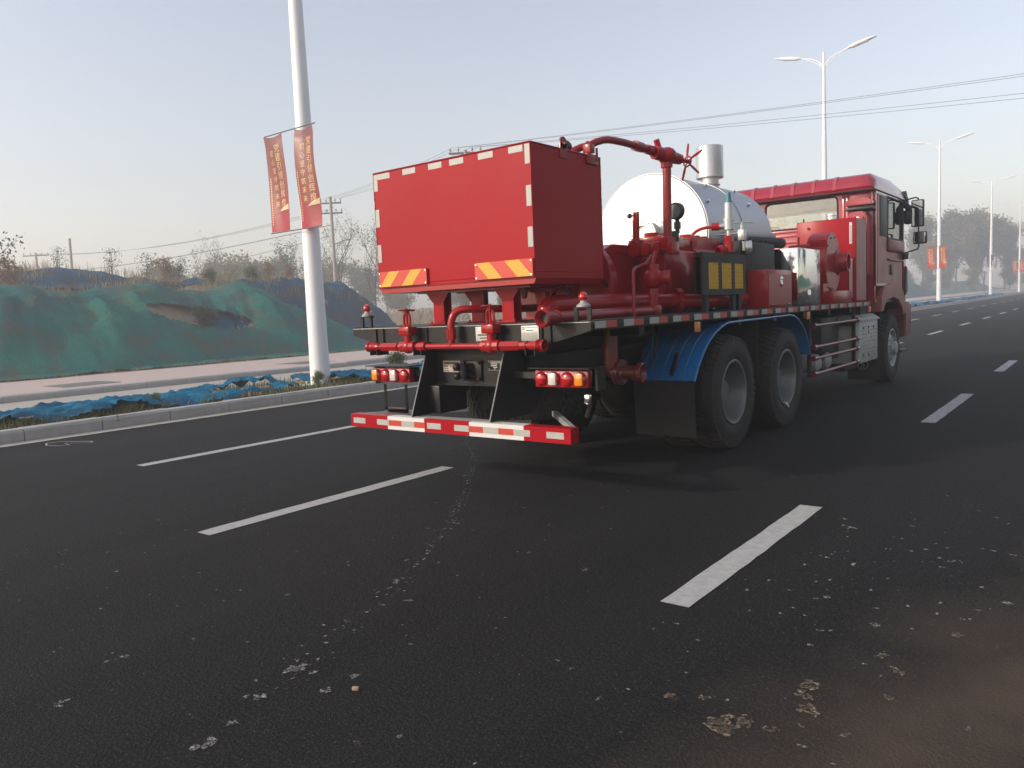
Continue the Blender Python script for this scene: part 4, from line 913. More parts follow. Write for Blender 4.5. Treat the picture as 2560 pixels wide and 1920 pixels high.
b.cyl((-.04, .22, .895), (-.04, .22, 1.01), .045, 14); b.box((-.1, VB-.02, .87), (.1, VB-.001, 1.04), .008)
for u in (-.08, .08):
    for z in (.89, 1.02): b.cyl((u, VB-.04, z), (u, VB-.02, z), .014, 6)
part('tow_coupling', b, 'black')

# ---- rear under-run bumper
b = B(); UB = [-1.155, -.69, -.263, .218, .744, 1.155]
for i, (a, c) in enumerate(zip(UB, UB[1:])):
    b.mi = i % 2; b.box((a, -.045, .478), (c, .055, .588))
bump = part('rear_bumper', b, ['red', 'white'])
def bq(x): return TV(q2(x, 1105+(x-48)*.078), -.046).x
for i, (a, c, m) in enumerate(((78, 170, 'tape_w'), (262, 355, 'tape_w'), (358, 455, 'tape_r'), (455, 555, 'tape_w'), (555, 640, 'tape_r'), (657, 765, 'tape_w'), (872, 986, 'tape_w'), (988, 1100, 'tape_r'), (1100, 1220, 'tape_w'), (1220, 1340, 'tape_r'), (1340, 1470, 'tape_w'), (1600, 1738, 'tape_w'))):
    tapeseg('reflective_tape', (bq(a), -.0478, .51), (bq(c), -.0462, .557), m, bump)
for s in (-1, 1):
    b = B(); b.hexa([(s*1.1, .05, .54), (s*1.14, .056, .54), (s*.5, .75, .54), (s*.44, .75, .54), (s*1.1, .05, .582), (s*1.14, .056, .582), (s*.5, .75, .582), (s*.44, .75, .582)]); b.obj('bumper_strut', 'bracket_grey', bump)
b = B(); b.box((-.41, .0, .565), (.41, .1, .59)); b.obj('bumper_step', 'bracket_grey', bump)

# ---- tail lamps
def tail_lamp(uc, s):
    r = link('tail_lamp', None, T); v = .2; u0, u1 = uc-.235, uc+.235; z0, z1 = .845, .975
    b = B(); b.box((u0, v, z0), (u1, v+.06, z1), .012); b.obj('housing', 'lens_r', r)
    order = ['lens_r', 'lens_w', 'lens_r', 'lens_o'] if s > 0 else ['lens_o', 'lens_r', 'lens_w', 'lens_r']
    for i, m in enumerate(order):
        c = u0+.062+i*.116; b = B()
        b.mi = 0; b.rev([(.054, 0), (.052, .014), (.044, .026), (.03, .034), (0, .036)], (c, v+.001, (z0+z1)/2), (0, -1, 0), 20)
        if m != 'lens_r': b.mi = 1; b.box((c-.036, v-.04, z0+.018), (c+.036, v-.012, z1-.018), .012)
        b.obj('lens', ['lens_r', m], r)
    b = B(); b.box((u0-.02, v-.06, z1+.012), (u1+.05, v+.16, z1+.02)); b.box((u1+.03 if s > 0 else u0-.02, v+.05, z0-.02), (u1+.05 if s > 0 else u0-.01, v+.16, z1+.012)); b.box((u0, v+.06, z0), (u1, v+.13, z1), .01); b.obj('lamp_bracket', 'black', r)
    b = B(); b.box((min(s*.43, uc), v+.08, .9), (max(s*.43, uc), v+.12, .95)); b.obj('lamp_arm', 'frame_black', r)
tail_lamp(.92, 1); tail_lamp(-.885, -1)
# empty clear plate holder hanging below the left lamp
b = B()
for a, c in (((-.98, .6), (-.95, .83)), ((-.72, .6), (-.69, .83)), ((-.98, .58), (-.69, .625))): b.box((a[0], .2, a[1]), (c[0], .206, c[1]))
part('plate_holder', b, 'clear')
b = B(); b.tube([(1.1, .28, .8), (1.1, .3, .7), (1.06, .32, .62)], .018, 8); b.box((1.08, .26, .72), (1.12, .3, .79), .004); part('air_coupling', b, 'chrome')

# ---- rear warning beacons on stands
for s in (-1, 1):
    r = link('rear_beacon', None, T); u = s*1.14; b = B(); b.box((u-.07, .18, 1.326), (u-.04, .2, 1.43)); b.box((u+.04, .18, 1.326), (u+.07, .2, 1.43)); b.box((u-.06, .17, 1.42), (u+.06, .23, 1.43)); b.obj('stand', 'black', r)
    b = B(); b.rev([(.05, 0), (.05, .012), (.026, .03), (.018, .05), (0, .05)], (u, .2, 1.43), (0, 0, 1), 14); b.obj('base', 'bracket_grey', r)
    b = B(); b.ball((u, .2, 1.5), .034); b.ring((u, .2, 1.5), (.2, -1, 0), .034, .004, 16, 6); b.obj('lens', 'lens_r', r)

# ---- fenders and flaps
prof = [(1.80, .74), (1.88, .86), (1.99, .97), (2.1, 1.06), (2.24, 1.135), (2.4, 1.19), (2.55, 1.222), (2.9, 1.228), (3.4, 1.23), (3.9, 1.236), (4.3, 1.24), (4.45, 1.225), (4.6, 1.18), (4.75, 1.1), (4.88, 1.0), (4.97, .88), (5.02, .75)]
for s in (-1, 1):
    b = B()
    for (a, z), (c, y) in zip(prof, prof[1:]):
        dn = Vector((a-c, y-z)).normalized(); n = Vector((-(y-z), (c-a))).normalized()*.01
        u0, u1 = sorted((s*.62, s*1.225))
        b.hexa([(u0, a, z), (u1, a, z), (u1, c, y), (u0, c, y), (u0, a+n.x, z+n.y), (u1, a+n.x, z+n.y), (u1, c+n.x, y+n.y), (u0, c+n.x, y+n.y)])
    fd = part('fender', b, 'blue')
    b = B(); b.tube([(s*1.232, a, z) for a, z in prof], .013, 8); b.obj('fender_lip', 'blue', fd)
    for i in range(5): b = B(); u = s*(.7+.105*i); b.tube([(u, a-.008, z+.006) for a, z in prof[:7]], .006, 6); b.obj('fender_rib', 'blue', fd)
    b = B(); b.hexa([(s*.61-.0, 1.87, .23), (s*1.21, 1.86, .225), (s*1.21, 1.872, .225), (s*.61, 1.882, .23), (s*.61, 1.83, .75), (s*1.21, 1.83, .75), (s*1.21, 1.842, .75), (s*.61, 1.842, .75)]); part('mud_flap', b, 'flap')
    b = B(); b.box((min(s*.6, s*1.2), 3.4, .55), (max(s*.6, s*1.2), 3.41, 1.22)); part('splash_panel', b, 'flap')
    for u in (.66, 1.02): b = B(); b.tube([(s*u, 1.79, .8), (s*u, 1.92, .98)], .02, 8); b.obj('fender_stay', 'black', fd)

# ---- side outlet hanging under the deck
b = B(); b.tube([(.9, .95, 1.27), (.9, .95, .93)], .062, 16); b.tube(arc((.9, .95, .95), (.9, .96, .88), (.98, 1.0, .88), 6), .062, 16)
b.cyl((.93, 1.0, .89), (.955, 1.0, .89), .105, 24); b.cyl((.96, 1.0, .89), (.98, 1.0, .89), .105, 24); b.tube([(.97, 1.0, .89), (1.1, 1.02, .885)], .055, 16)
b.rev([(.055, 0), (.078, .02), (.08, .06), (.072, .064), (.052, .03), (.045, -.04), (0, -.04)], (1.09, 1.02, .885), (1, .12, -.02), 24)
for i in range(8): a = i*.785; b.cyl((.98, 1.0+.085*math.cos(a), .89+.085*math.sin(a)), (.99, 1.0+.085*math.cos(a), .89+.085*math.sin(a)), .01, 6)
so_ = part('side_outlet', b, 'rail_red')
b = B(); b.cyl((1.085, 1.02, .885), (1.088, 1.02, .885), .05, 20); b.obj('bore_shade', 'hose', so_)  # black disc stands in for the shade inside the outlet
for q in ([(.95, 1.6, 1.26), (.95, 1.55, .9), (.8, 1.5, .8)], [(.95, 1.7, 1.26), (.97, 1.58, .95)]): b = B(); b.tube(q, .008, 6); part('brake_hose', b, 'hose')

# ---- side guard rails, tanks, battery box, steps
b = B()
gr_ = link('side_guard', None, T)
for z in (1.08, .815, .675, .483):
    b = B(); b.tube([(1.2, 5.3, z), (1.2, 7.28, z)], .021, 10); b.cyl((1.2, 5.26, z), (1.2, 5.36, z), .034, 12); b.cyl((1.2, 7.22, z), (1.2, 7.33, z), .034, 12); b.obj('guard_bar', 'rail_red', gr_)
for v in (5.27, 7.31): b = B(); b.box((1.13, v-.03, .45), (1.165, v+.03, 1.26)); b.box((.4, v-.03, 1.0), (1.15, v+.03, 1.05)); b.obj('guard_post', 'frame_black', gr_)
for u, v, z, r in ((.8, 5.75, .86, .17), (.85, 6.05, .56, .12), (.85, 6.5, .56, .12)):
    b = B(); b.rev([(0, -.02), (r*.6, 0), (r*.95, .03), (r, .08), (r, .62), (r*.95, .67), (r*.6, .7), (0, .72)], (u+.2, v, z), (-1, 0, 0), 24); part('air_tank', b, 'box_grey')
b = B(); b.box((.5, 6.3, .55), (1.0, 7.1, 1.15), .03); part('urea_tank', b, 'plastic')
b = B(); b.box((.75, 7.35, .44), (1.215, 8.42, 1.06), .02); bx = part('battery_box', b, 'box_grey')
b = B(); b.prism([(.7, 1.14), (1.14, 1.14), (1.235, 1.075), (1.235, 1.055), (.7, 1.055)], 'y', 7.32, 8.45); b.obj('box_lid', 'box_grey', bx)
b = B()
for i in range(9):
    for k in range(13):
        if random.random() < .7: b.box((1.214, 7.45+k*.07, .52+i*.055), (1.2165, 7.45+k*.07+random.uniform(.015, .05), .528+i*.055))
for v, z in ((7.55, .95), (7.85, .95), (8.15, .95), (7.55, .55), (7.85, .55), (7.85, .88)): b.cyl((1.21, v, z), (1.222, v, z), .02, 10)
b.obj('punched_slot', 'frame_black', bx)
b = B(); b.box((.75, 8.5, .1), (1.22, 8.52, .62)); fl = part('mud_flap', b, 'flap')
b = B(); b.box((.6, 7.0, .36), (1.1, 7.7, .43), .01); part('step_bracket', b, 'frame_black')
b = B(); c = (.98, 8.495, .34); b.ring(c, (0, 1, 0), .075, .008, 24, 6); b.tube([(1.01, 8.495, .38), (.97, 8.495, .385), (.96, 8.495, .35), (1.0, 8.495, .335), (.99, 8.495, .295), (.95, 8.495, .3)], .011, 6); b.obj('flap_emblem', 'bracket_grey', fl)
b = B(); b.box((.3, 7.85, .8), (1.1, 8.3, 1.5)); b.box((.2, 8.3, .9), (.95, 9.9, 1.3)); part('engine_bay', b, 'frame_black')
b = B(); b.box((1.1, 7.95, 1.36), (1.104, 8.06, 1.47)); part('info_sticker', b, 'plate')
b = B(); b.box((-1.2, 7.35, .44), (-.75, 8.42, 1.06), .02); part('battery_box', b, 'box_grey')
b = B(); b.cyl((-.95, 5.3, .75), (-.95, 7.1, .75), .3, 24); part('fuel_tank', b, 'bracket_grey')

# ================================================================ EQUIPMENT ON THE DECK
# ---- gear casing and pump
b = B(); b.prism([(1.55, 1.42), (3.3, 1.42), (3.3, 1.96), (3.1, 1.985), (1.7, 1.985), (1.55, 1.93)], 'x', -.55, .52, .012); pump = part('pump_casing', b, 'pump_red')
b = B(); b.rev([(0, 0), (.41, 0), (.43, .02), (.43, .1), (.4, .12), (0, .12)], (.22, 1.56, 1.62), (0, -1, 0), 40)
for i in range(18): a = i*2*math.pi/18; b.cyl((.22+.39*math.cos(a), 1.43, 1.62+.39*math.sin(a)), (.22+.39*math.cos(a), 1.445, 1.62+.39*math.sin(a)), .012, 6)
b.rev([(.2, 0), (.2, .05), (.12, .07), (0, .07)], (.1, 1.44, 1.58), (0, -1, 0), 24); b.obj('gear_cover', 'pump_red', pump)
b = B(); b.box((.5, 1.6, 1.36), (.56, 3.2, 1.5)); b.box((-.5, 1.7, 1.334), (.5, 3.2, 1.42)); b.obj('pump_bed', 'pump_red', pump)
b = B()
for i in range(9): b.cyl((.519, 1.65+i*.09, 1.9), (.53, 1.65+i*.09, 1.9), .009, 6)
for i in range(8): b.cyl((.519, 1.68+i*.11, 1.52), (.53, 1.68+i*.11, 1.52), .009, 6)
b.obj('casing_bolt', 'pump_red', pump)
# fluid end: stepped block with chamfer
b = B(); b.box((.4, 2.12, 1.5), (.82, 2.78, 1.93), .015); b.box((.45, 2.15, 1.93), (.78, 2.75, 2.06), .012)
b.prism([(.5, 1.5), (.86, 1.5), (.86, 1.9), (.78, 1.96), (.78, 2.085), (.5, 2.085)], 'y', 2.79, 3.5, .008)
for v in (2.25, 2.45, 2.65): b.cyl((.62, v, 2.055), (.62, v, 2.1), .07, 16)
fe = b.obj('fluid_end', 'pump_red', pump)
for v in (2.9, 3.1, 3.3):
    b = B(); b.cyl((.66, v, 2.084), (.66, v, 2.11), .06, 16); b.obj('valve_cover', 'pump_red', fe)
    b = B(); b.cyl((.86, v, 1.72), (.88, v, 1.72), .07, 16); b.obj('valve_cover', 'pump_red', fe)
# stacked manifold blocks across the back of the fluid end
b = B()
for u0, u1, z0, z1 in ((.59, .70, 1.865, 1.99), (.72, .80, 1.87, 1.98), (.84, .90, 1.87, 1.98), (.98, 1.04, 1.86, 1.965)): b.box((u0, 1.84, z0), (u1, 1.97, z1), .006)
b.tube([(.6, 1.9, 1.925), (1.03, 1.9, 1.92)], .04, 12); b.box((.9, 1.86, 1.92), (1.0, 2.15, 2.02), .01)
for u in (.61, .68):
    for z in (1.89, 1.965): b.cyl((u, 1.835, z), (u, 1.842, z), .012, 6)
mb = part('manifold_block', b, 'pump_red')
b = B(); b.cyl((.645, 1.9, 1.99), (.645, 1.9, 2.01), .07, 16); b.tube([(.645, 1.9, 2.0), (.65, 1.9, 2.2)], .032, 12); b.box((.63, 1.88, 2.2), (.645, 1.92, 2.27), .004); b.box((.66, 1.88, 2.2), (.675, 1.92, 2.27), .004); b.cyl((.59, 1.9, 2.24), (.68, 1.9, 2.24), .008, 8)
b.obj('lever_post', 'pump_red', mb)
b = B(); b.ball((.585, 1.9, 2.24), .023); b.obj('lever_knob', 'plastic', mb)
# riser to the top valve
b = B(); b.tube([(.958, 1.9, 1.9), (.965, 1.9, 2.3), (.97, 1.9, 2.64)], .038, 16); part('riser_pipe', b, 'pipe_red')
VP_ = Vector((.975, 1.9, 2.72))
b = B(); b.cyl((.97, 1.9, 2.62), (.97, 1.9, 2.67), .055, 8); b.ball(VP_, .075, 18, (1.15, 1.2, 1)); dv = Vector((.3, .85, -.12)).normalized()
b.tube([VP_, VP_+dv*.16], [.062, .045], 14); b.tube([VP_-dv*.05, VP_-dv*.15], .06, 12); b.cyl(VP_+Vector((-.03, -.08, .04)), VP_+Vector((-.04, -.12, .13)), .026, 6)
b.tube([VP_+dv*.14, VP_+dv*.27], .018, 8); tv = part('top_valve', b, 'pump_red')
b = B(); hc = VP_+dv*.25; b.ring(hc, dv, .045, .008, 20, 6); e1 = dv.cross(Vector((0, 0, 1))).normalized(); e2 = e1.cross(dv)
for i in range(5):
    a = .5+i*2*math.pi/5; d = e1*math.cos(a)+e2*math.sin(a); b.tube([hc+d*.045, hc+d*.1+dv*.01, hc+d*.17+dv*.025], [.009, .012, .009], 7)
for i in range(5): a = .5+i*2*math.pi/5; d = e1*math.cos(a)+e2*math.sin(a); b.tube([hc, hc+d*.045], .006, 5)
b.obj('handwheel', 'pump_red', tv)
b = B(); pth = [TV((1360+x/3.6867, 320+y/3.6867), v) for v, x, y in ((.82, 262, 232), (.85, 285, 205), (.9, 340, 180), (.92, 410, 165), (1.0, 480, 130), (1.08, 540, 112), (1.14, 590, 108), (1.22, 640, 114), (1.35, 740, 135), (1.55, 870, 172), (1.7, 960, 200), (1.82, 1050, 225))]
b.tube(pth, .03, 14); b.tube([pth[9].lerp(pth[8], .3), pth[9].lerp(pth[10], .4)], [.045, .042], 12); b.tube([pth[10].lerp(pth[9], .2), pth[11]], .042, 12)
part('overhead_pipe', b, 'pipe_red')
b = B(); c = pth[3]; b.box((c.x-.03, c.y-.04, c.z-.06), (c.x+.04, c.y+.03, c.z+.01), .004); b.ring(c, (.2, .5, .2), .034, .007, 16, 6); b.box((.795, .82, 2.55), (.83, .98, 2.63), .003); b.cyl((c.x, c.y, 2.58), (c.x, c.y, c.z-.04), .008, 6); b.cyl((c.x+.05, c.y+.04, 2.58), (c.x+.05, c.y+.04, c.z-.02), .01, 6); part('pipe_clamp', b, 'pipe_red')
# pressure gauge
b = B(); g0 = Vector((1.0, 2.02, 2.245)); gd = Vector((-.15, -1, .05)).normalized(); b.rev([(0, 0), (.066, 0), (.075, .01), (.075, .055), (.07, .062), (.064, .055), (0, .055)], g0-gd*.02, gd, 26); b.cyl((1.0, 2.02, 2.05), (1.0, 2.02, 2.18), .02, 8); b.cyl((1.0, 2.02, 2.09), (1.0, 2.02, 2.15), .03, 6); b.cyl((.985, 2.0, 1.98), (.985, 2.0, 2.07), .036, 8); gg_ = part('pressure_gauge', b, 'plastic')
b = B(); b.rev([(0, 0), (.06, 0), (0, .002)], g0+gd*.036, gd, 24); b.obj('gauge_face', 'gauge', gg_)
# round check valve with side port, on a tee in the low pipe
b = B(); b.ball((.95, 1.62, 1.65), .085, 20, (1, 1, 1.1)); b.cyl((.95, 1.62, 1.72), (.95, 1.62, 1.77), .055, 14); b.cyl((.95, 1.62, 1.5), (.95, 1.62, 1.56), .05, 8); b.tube([(.95, 1.62, 1.38), (.95, 1.62, 1.56)], .034, 12); b.cyl((.95, 1.62, 1.4), (.95, 1.62, 1.46), .045, 12)
b.rev([(.05, 0), (.06, .04), (.066, .07), (.066, .1), (.052, .1), (.045, .05), (0, .05)], (1.0, 1.64, 1.65), (.9, .35, 0), 20); b.tube([(.95, 1.62, 1.75), (.95, 1.68, 1.88)], .016, 8); part('check_valve', b, 'pump_red')
b = B(); b.tube([(.95, .02, 1.362), (.95, 1.62, 1.375)], .042, 16); b.rev([(.042, 0), (.056, 0), (.056, -.1), (.066, -.1), (.068, -.125), (.058, -.135), (.05, -.125), (.036, -.1), (.03, -.02), (0, -.02)], (.95, .08, 1.362), (0, 1, 0), 24); b.ring((.95, .13, 1.362), (0, 1, 0), .05, .004, 20, 6)
b.box((.9, 1.55, 1.335), (1.0, 1.69, 1.42), .012); dp_ = part('discharge_pipe', b, 'pipe_red')
b = B(); b.cyl((.95, .0, 1.362), (.95, .003, 1.362), .034, 18); b.obj('bore_shade', 'hose', dp_)  # dark of the pipe mouth, painted as a black disc
b = B(); b.tube(arc((.62, .5, 1.34), (.62, .42, 1.47), (.65, .62, 1.452), 8)+[(.68, 1.0, 1.455), (.72, 1.7, 1.455), (.8, 2.3, 1.45)], .078, 20); b.ring((.64, .6, 1.452), (.05, 1, 0), .078, .005, 24, 6)
b.tube([(.8, 2.2, 1.45), (.95, 2.5, 1.44), (.98, 3.6, 1.44)], .07, 16); b.cyl((.82, 2.3, 1.45), (.85, 2.34, 1.45), .12, 20); part('suction_pipe', b, 'pump_red')
b = B(); b.cyl((.385, .5, 1.57), (.395, .515, 1.57), .055, 20); b.box((.39, .505, 1.555), (.6, .56, 1.585), rot=Matrix.Rotation(.28, 3, 'Y')); b.cyl((.46, .7, 1.44), (.5, .8, 1.44), .028, 12); part('blind_flange', b, 'pump_red')
b = B(); b.tube([(1.02, 1.15, 1.33), (1.02, 1.15, 1.66)]+arc((1.02, 1.15, 1.66), (1.02, 1.15, 1.73), (.98, 1.3, 1.74), 6)+[(.9, 1.6, 1.78), (.88, 1.75, 1.86)], .014, 8); b.cyl((1.02, 1.15, 1.6), (1.02, 1.15, 1.63), .02, 8); part('bleed_pipe', b, 'pipe_red')
for pts in (((.55, 1.35, 1.72), (.62, 1.45, 1.62), (.6, 1.5, 1.5), (.52, 1.5, 1.4)), ((.2, 1.35, 1.62), (.35, 1.3, 1.5), (.45, 1.3, 1.44)), ((.1, 1.3, 1.5), (.25, 1.2, 1.44), (.35, 1.2, 1.4)), ((.56, 2.05, 1.85), (.58, 1.95, 1.7), (.55, 2.0, 1.45))): 
    p = [Vector(q) for q in pts]; b = B(); b.tube(arc(p[0], p[1], p[2], 8)+p[3:], .013, 8); part('hydraulic_hose', b, 'hose')

# ---- black guard with three yellow grilles
gu = 1.15; b = B()
v0, v1, z0, z1 = 2.2, 3.24, 1.49, 1.882; wins = [(2.335, 2.57), (2.64, 2.885), (2.955, 3.18)]; zz0, zz1 = 1.545, 1.79
b.box((gu-.02, v0, zz1), (gu, v1, z1)); b.box((gu-.02, v0, z0), (gu, v1, zz0)); e = [v0]+[x for w in wins for x in w]+[v1]
for a, c in zip(e[::2], e[1::2]): b.box((gu-.02, a, zz0), (gu, c, zz1))
for v in (2.3, 2.95, 3.1): b.box((gu-.06, v, 1.334), (gu-.02, v+.07, z0))
b.box((gu-.1, v0+.02, z1-.02), (gu-.021, v1-.02, z1-.002)); b.box((1.02, 2.3, 1.5), (1.04, 3.2, 1.85)); gd_ = part('belt_guard', b, 'frame_black')
for a, c in wins:
    b = B(); n = 7; m_ = 6
    for i in range(n+1): z = zz0+(zz1-zz0)*i/n; b.box((gu-.018, a, z-.009), (gu-.003, c, z+.009), rot=Matrix.Rotation(.3, 3, 'Y'))
    for i in range(m_): v = a+(c-a)*(i+.5)/m_; b.box((gu-.014, v-.008, zz0), (gu-.002, v+.008, zz1))
    for i in range(n): z = zz0+(zz1-zz0)*(i+.62)/n; b.box((gu-.018, a, z-.009), (gu-.015, c, z+.009))
    b.obj('yellow_grille', 'yellow', gd_)

# ---- safety valve and needle valve
b = B(); sv = (.98, 3.24); b.cyl((sv[0], sv[1], 2.09), (sv[0], sv[1], 2.17), .026, 12); b.cyl((sv[0], sv[1], 2.15), (sv[0], sv[1], 2.235), .052, 16); b.cyl((sv[0], sv[1], 2.235), (sv[0], sv[1], 2.265), .056, 16); b.cyl((sv[0], sv[1], 2.265), (sv[0], sv[1], 2.42), .042, 16); b.cyl((sv[0]-.1, sv[1]-.03, 2.19), (sv[0], sv[1], 2.19), .032, 12); svo = part('safety_valve', b, 'silver')
b = B(); b.cyl((sv[0], sv[1], 2.42), (sv[0], sv[1], 2.525), .032, 12, .022); b.obj('valve_cap', 'teal', svo)
b = B(); b.cyl((sv[0], sv[1], 2.0), (sv[0], sv[1], 2.09), .048, 6); b.cyl((sv[0], sv[1], 1.92), (sv[0], sv[1], 2.03), .056, 12); b.rev([(.04, 0), (.055, .03), (.055, .09), (.04, .09), (.035, .05), (0, .05)], (sv[0]-.03, sv[1]-.03, 1.95), (-.5, -.9, -.2), 16); b.cyl((sv[0]-.16, sv[1]-.05, 2.19), (sv[0]-.09, sv[1]-.03, 2.19), .04, 10); b.tube(arc((sv[0]-.15, sv[1]-.05, 2.19), (sv[0]-.35, sv[1]-.12, 2.2), (sv[0]-.38, sv[1]-.13, 2.05), 6), .016, 8); b.obj('valve_elbow', 'pump_red', svo)
b = B(); nv = (.97, 3.62); b.cyl((nv[0], nv[1], 1.95), (nv[0], nv[1], 2.05), .03, 10); b.box((nv[0]-.035, nv[1]-.035, 2.06), (nv[0]+.035, nv[1]+.035, 2.17), .006); b.cyl((nv[0], nv[1], 2.17), (nv[0], nv[1], 2.22), .02, 10); b.cyl((nv[0], nv[1], 2.22), (nv[0], nv[1], 2.25), .01, 8); b.tube([(nv[0]-.1, nv[1]-.05, 2.25), (nv[0]+.1, nv[1]+.05, 2.245)], .008, 6); b.tube([(nv[0], nv[1], 2.14), (nv[0]-.25, nv[1]-.05, 2.135)], .01, 6); b.cyl((nv[0]+.02, nv[1]+.02, 1.98), (nv[0]+.08, nv[1]+.05, 1.98), .075, 18); part('needle_valve', b, 'silver')

# ---- heater drum with chimney
b = B(); b.rev([(0, 0), (.672, 0), (.68, .008), (.68, 1.95), (.672, 1.96), (0, 1.96)], (0, 3.404, 2.178), (0, 1, 0), 72); drum = part('heater_drum', b, 'alu')
b = B(); b.rev([(.682, 0), (.69, 0), (.69, .012), (.682, .012)], (0, 3.41, 2.178), (0, 1, 0), 72); b.obj('drum_band', 'alu', drum)
b = B(); b.rev([(.682, 0), (.688, 0), (.688, .02), (.682, .02)], (0, 4.4, 2.178), (0, 1, 0), 72); b.obj('drum_band', 'alu', drum)
b = B(); fc = (0, 3.404, 2.19); b.rev([(0, 0), (.2, 0), (.2, .025), (.15, .03), (.14, .09), (.13, .15), (.16, .155), (.16, .18), (.1, .182), (.095, .15), (0, .15)], fc, (0, -1, 0), 40)
for i in range(12): a = i*math.pi/6; b.cyl((.178*math.cos(a), 3.38, 2.19+.178*math.sin(a)), (.178*math.cos(a), 3.365, 2.19+.178*math.sin(a)), .011, 6); b.cyl((.14*math.cos(a), 3.225, 2.19+.14*math.sin(a)), (.14*math.cos(a), 3.212, 2.19+.14*math.sin(a)), .01, 6)
b.obj('burner_flange', 'silver', drum)
b = B(); b.cyl((0, 5.05, 2.82), (0, 5.05, 2.99), .11, 28); b.ring((0, 5.05, 2.9), (0, 0, 1), .115, .012, 28, 6); b.rev([(.11, 2.98), (.165, 2.985), (.17, 2.99), (.17, 3.37), (.166, 3.378), (.16, 3.37), (.16, 3.05), (0, 3.05)], (0, 5.05, 0), (0, 0, 1), 36); b.obj('chimney', 'silver', drum)
for v, a in ((4.0, .95), (4.9, .62), (4.9, 1.0), (3.6, .5)): d = Vector((math.cos(a), 0, math.sin(a))); c = Vector((0, v, 2.178))+d*.68; b = B(); b.cyl(c, c+d*.03, .014, 8); b.cyl(c+d*.012, c+d*.018, .024, 6); b.obj('cladding_stud', 'chrome', drum)
for v in (3.6, 5.1): b = B(); b.prism([(-.6, 1.334), (.6, 1.334), (.55, 1.86), (.3, 1.6), (0, 1.53), (-.3, 1.6), (-.55, 1.86)], 'y', v, v+.08); b.obj('drum_saddle', 'frame_black', drum)
# exhaust, engine block and boxes between drum and rail
b = B(); b.rev([(0, 0), (.05, 0), (.055, .02), (.055, .85), (.045, .9), (0, .9)], (.72, 3.9, 2.14), (.18, .98, .02), 18); part('exhaust_pipe', b, 'bracket_grey')
b = B(); b.box((.5, 3.55, 1.5), (.98, 4.6, 2.06), .03); b.box((.55, 4.6, 1.4), (.9, 6.1, 1.95), .03); b.tube([(.8, 4.2, 2.09), (.95, 4.9, 2.08)], .06, 14); b.box((.2, 5.5, 1.334), (.85, 6.2, 1.8), .02)
for i in range(6): b.cyl((.9+.01*i, 3.7+i*.14, 2.07), (.9+.01*i, 3.7+i*.14, 2.1), .014, 6)
part('engine_block', b, 'frame_black')
b = B(); b.box((.62, 3.72, 1.335), (1.2, 4.49, 1.742), .006); tb_ = part('tool_box', b, 'pump_red')
b = B(); b.box((1.2, 3.74, 1.36), (1.206, 4.47, 1.69)); b.obj('tool_box_door', 'pump_red', tb_)
b = B(); b.box((1.206, 4.09, 1.56), (1.212, 4.16, 1.67), .004); b.box((1.212, 4.1, 1.63), (1.222, 4.15, 1.66), .003); b.box((1.212, 4.105, 1.57), (1.22, 4.145, 1.61), .003); b.obj('latch', 'chrome', tb_)
for v in (3.85, 4.36):
    b = B(); b.cyl((1.208, v-.04, 1.365), (1.208, v+.04, 1.365), .008, 8); b.obj('hinge', 'pump_red', tb_)
b = B(); b.box((.72, 4.72, 1.34), (1.2, 5.56, 2.008), .008); sb_ = part('steel_cabinet', b, 'steel')
b = B(); b.box((1.2, 4.74, 1.355), (1.205, 5.54, 1.995), .002); b.obj('cabinet_door', 'steel', sb_)
b = B(); b.box((1.205, 5.05, 1.4), (1.212, 5.15, 1.52), .004); b.box((1.212, 5.07, 1.42), (1.222, 5.13, 1.5), .003); b.obj('latch', 'chrome', sb_)
# ---- blower
b = B(); C_ = Vector((0, 6.55, 1.86)); pr = []
for i in range(40): a = 2*math.pi*i/40; r = .36+.075*((i/40+.62) % 1); pr.append((C_.y+r*math.cos(a)*.92, C_.z+r*math.sin(a)))
b.prism(pr, 'x', .82, 1.08, .012); b.box((.82, 6.1, 1.334), (1.08, 6.35, 1.6)); b.tube([(.5, 6.55, 1.86), (.82, 6.55, 1.86)], .16, 18); bl = part('blower', b, 'pump_red')
b = B(); b.rev([(.18, 0), (.14, .03), (.125, .08), (.125, .14), (.11, .14), (.105, .0), (0, .0)], (1.08, 6.78, 1.89), (1, .04, 0), 28); b.obj('blower_port', 'pump_red', bl)
b = B()
for v, z in ((6.45, 2.2), (6.62, 2.22), (6.3, 2.1), (6.3, 1.55)): b.cyl((1.078, v, z), (1.09, v, z), .012, 6)
b.tube([(1.09, 6.4, 1.55), (1.1, 6.55, 1.5)], .006, 5); b.obj('casing_bolt', 'frame_black', bl)
b = B(); b.tube([(.7, 5.9, 2.0), (.72, 5.95, 2.07), (.9, 6.1, 2.08)], .05, 12); b.cyl((.8, 6.0, 1.98), (.8, 6.0, 2.22), .012, 6); part('air_duct', b, 'pump_red')
b = B(); b.box((.9, 6.2, 1.334), (1.18, 7.1, 1.5), .01); part('blower_mount', b, 'pump_red')
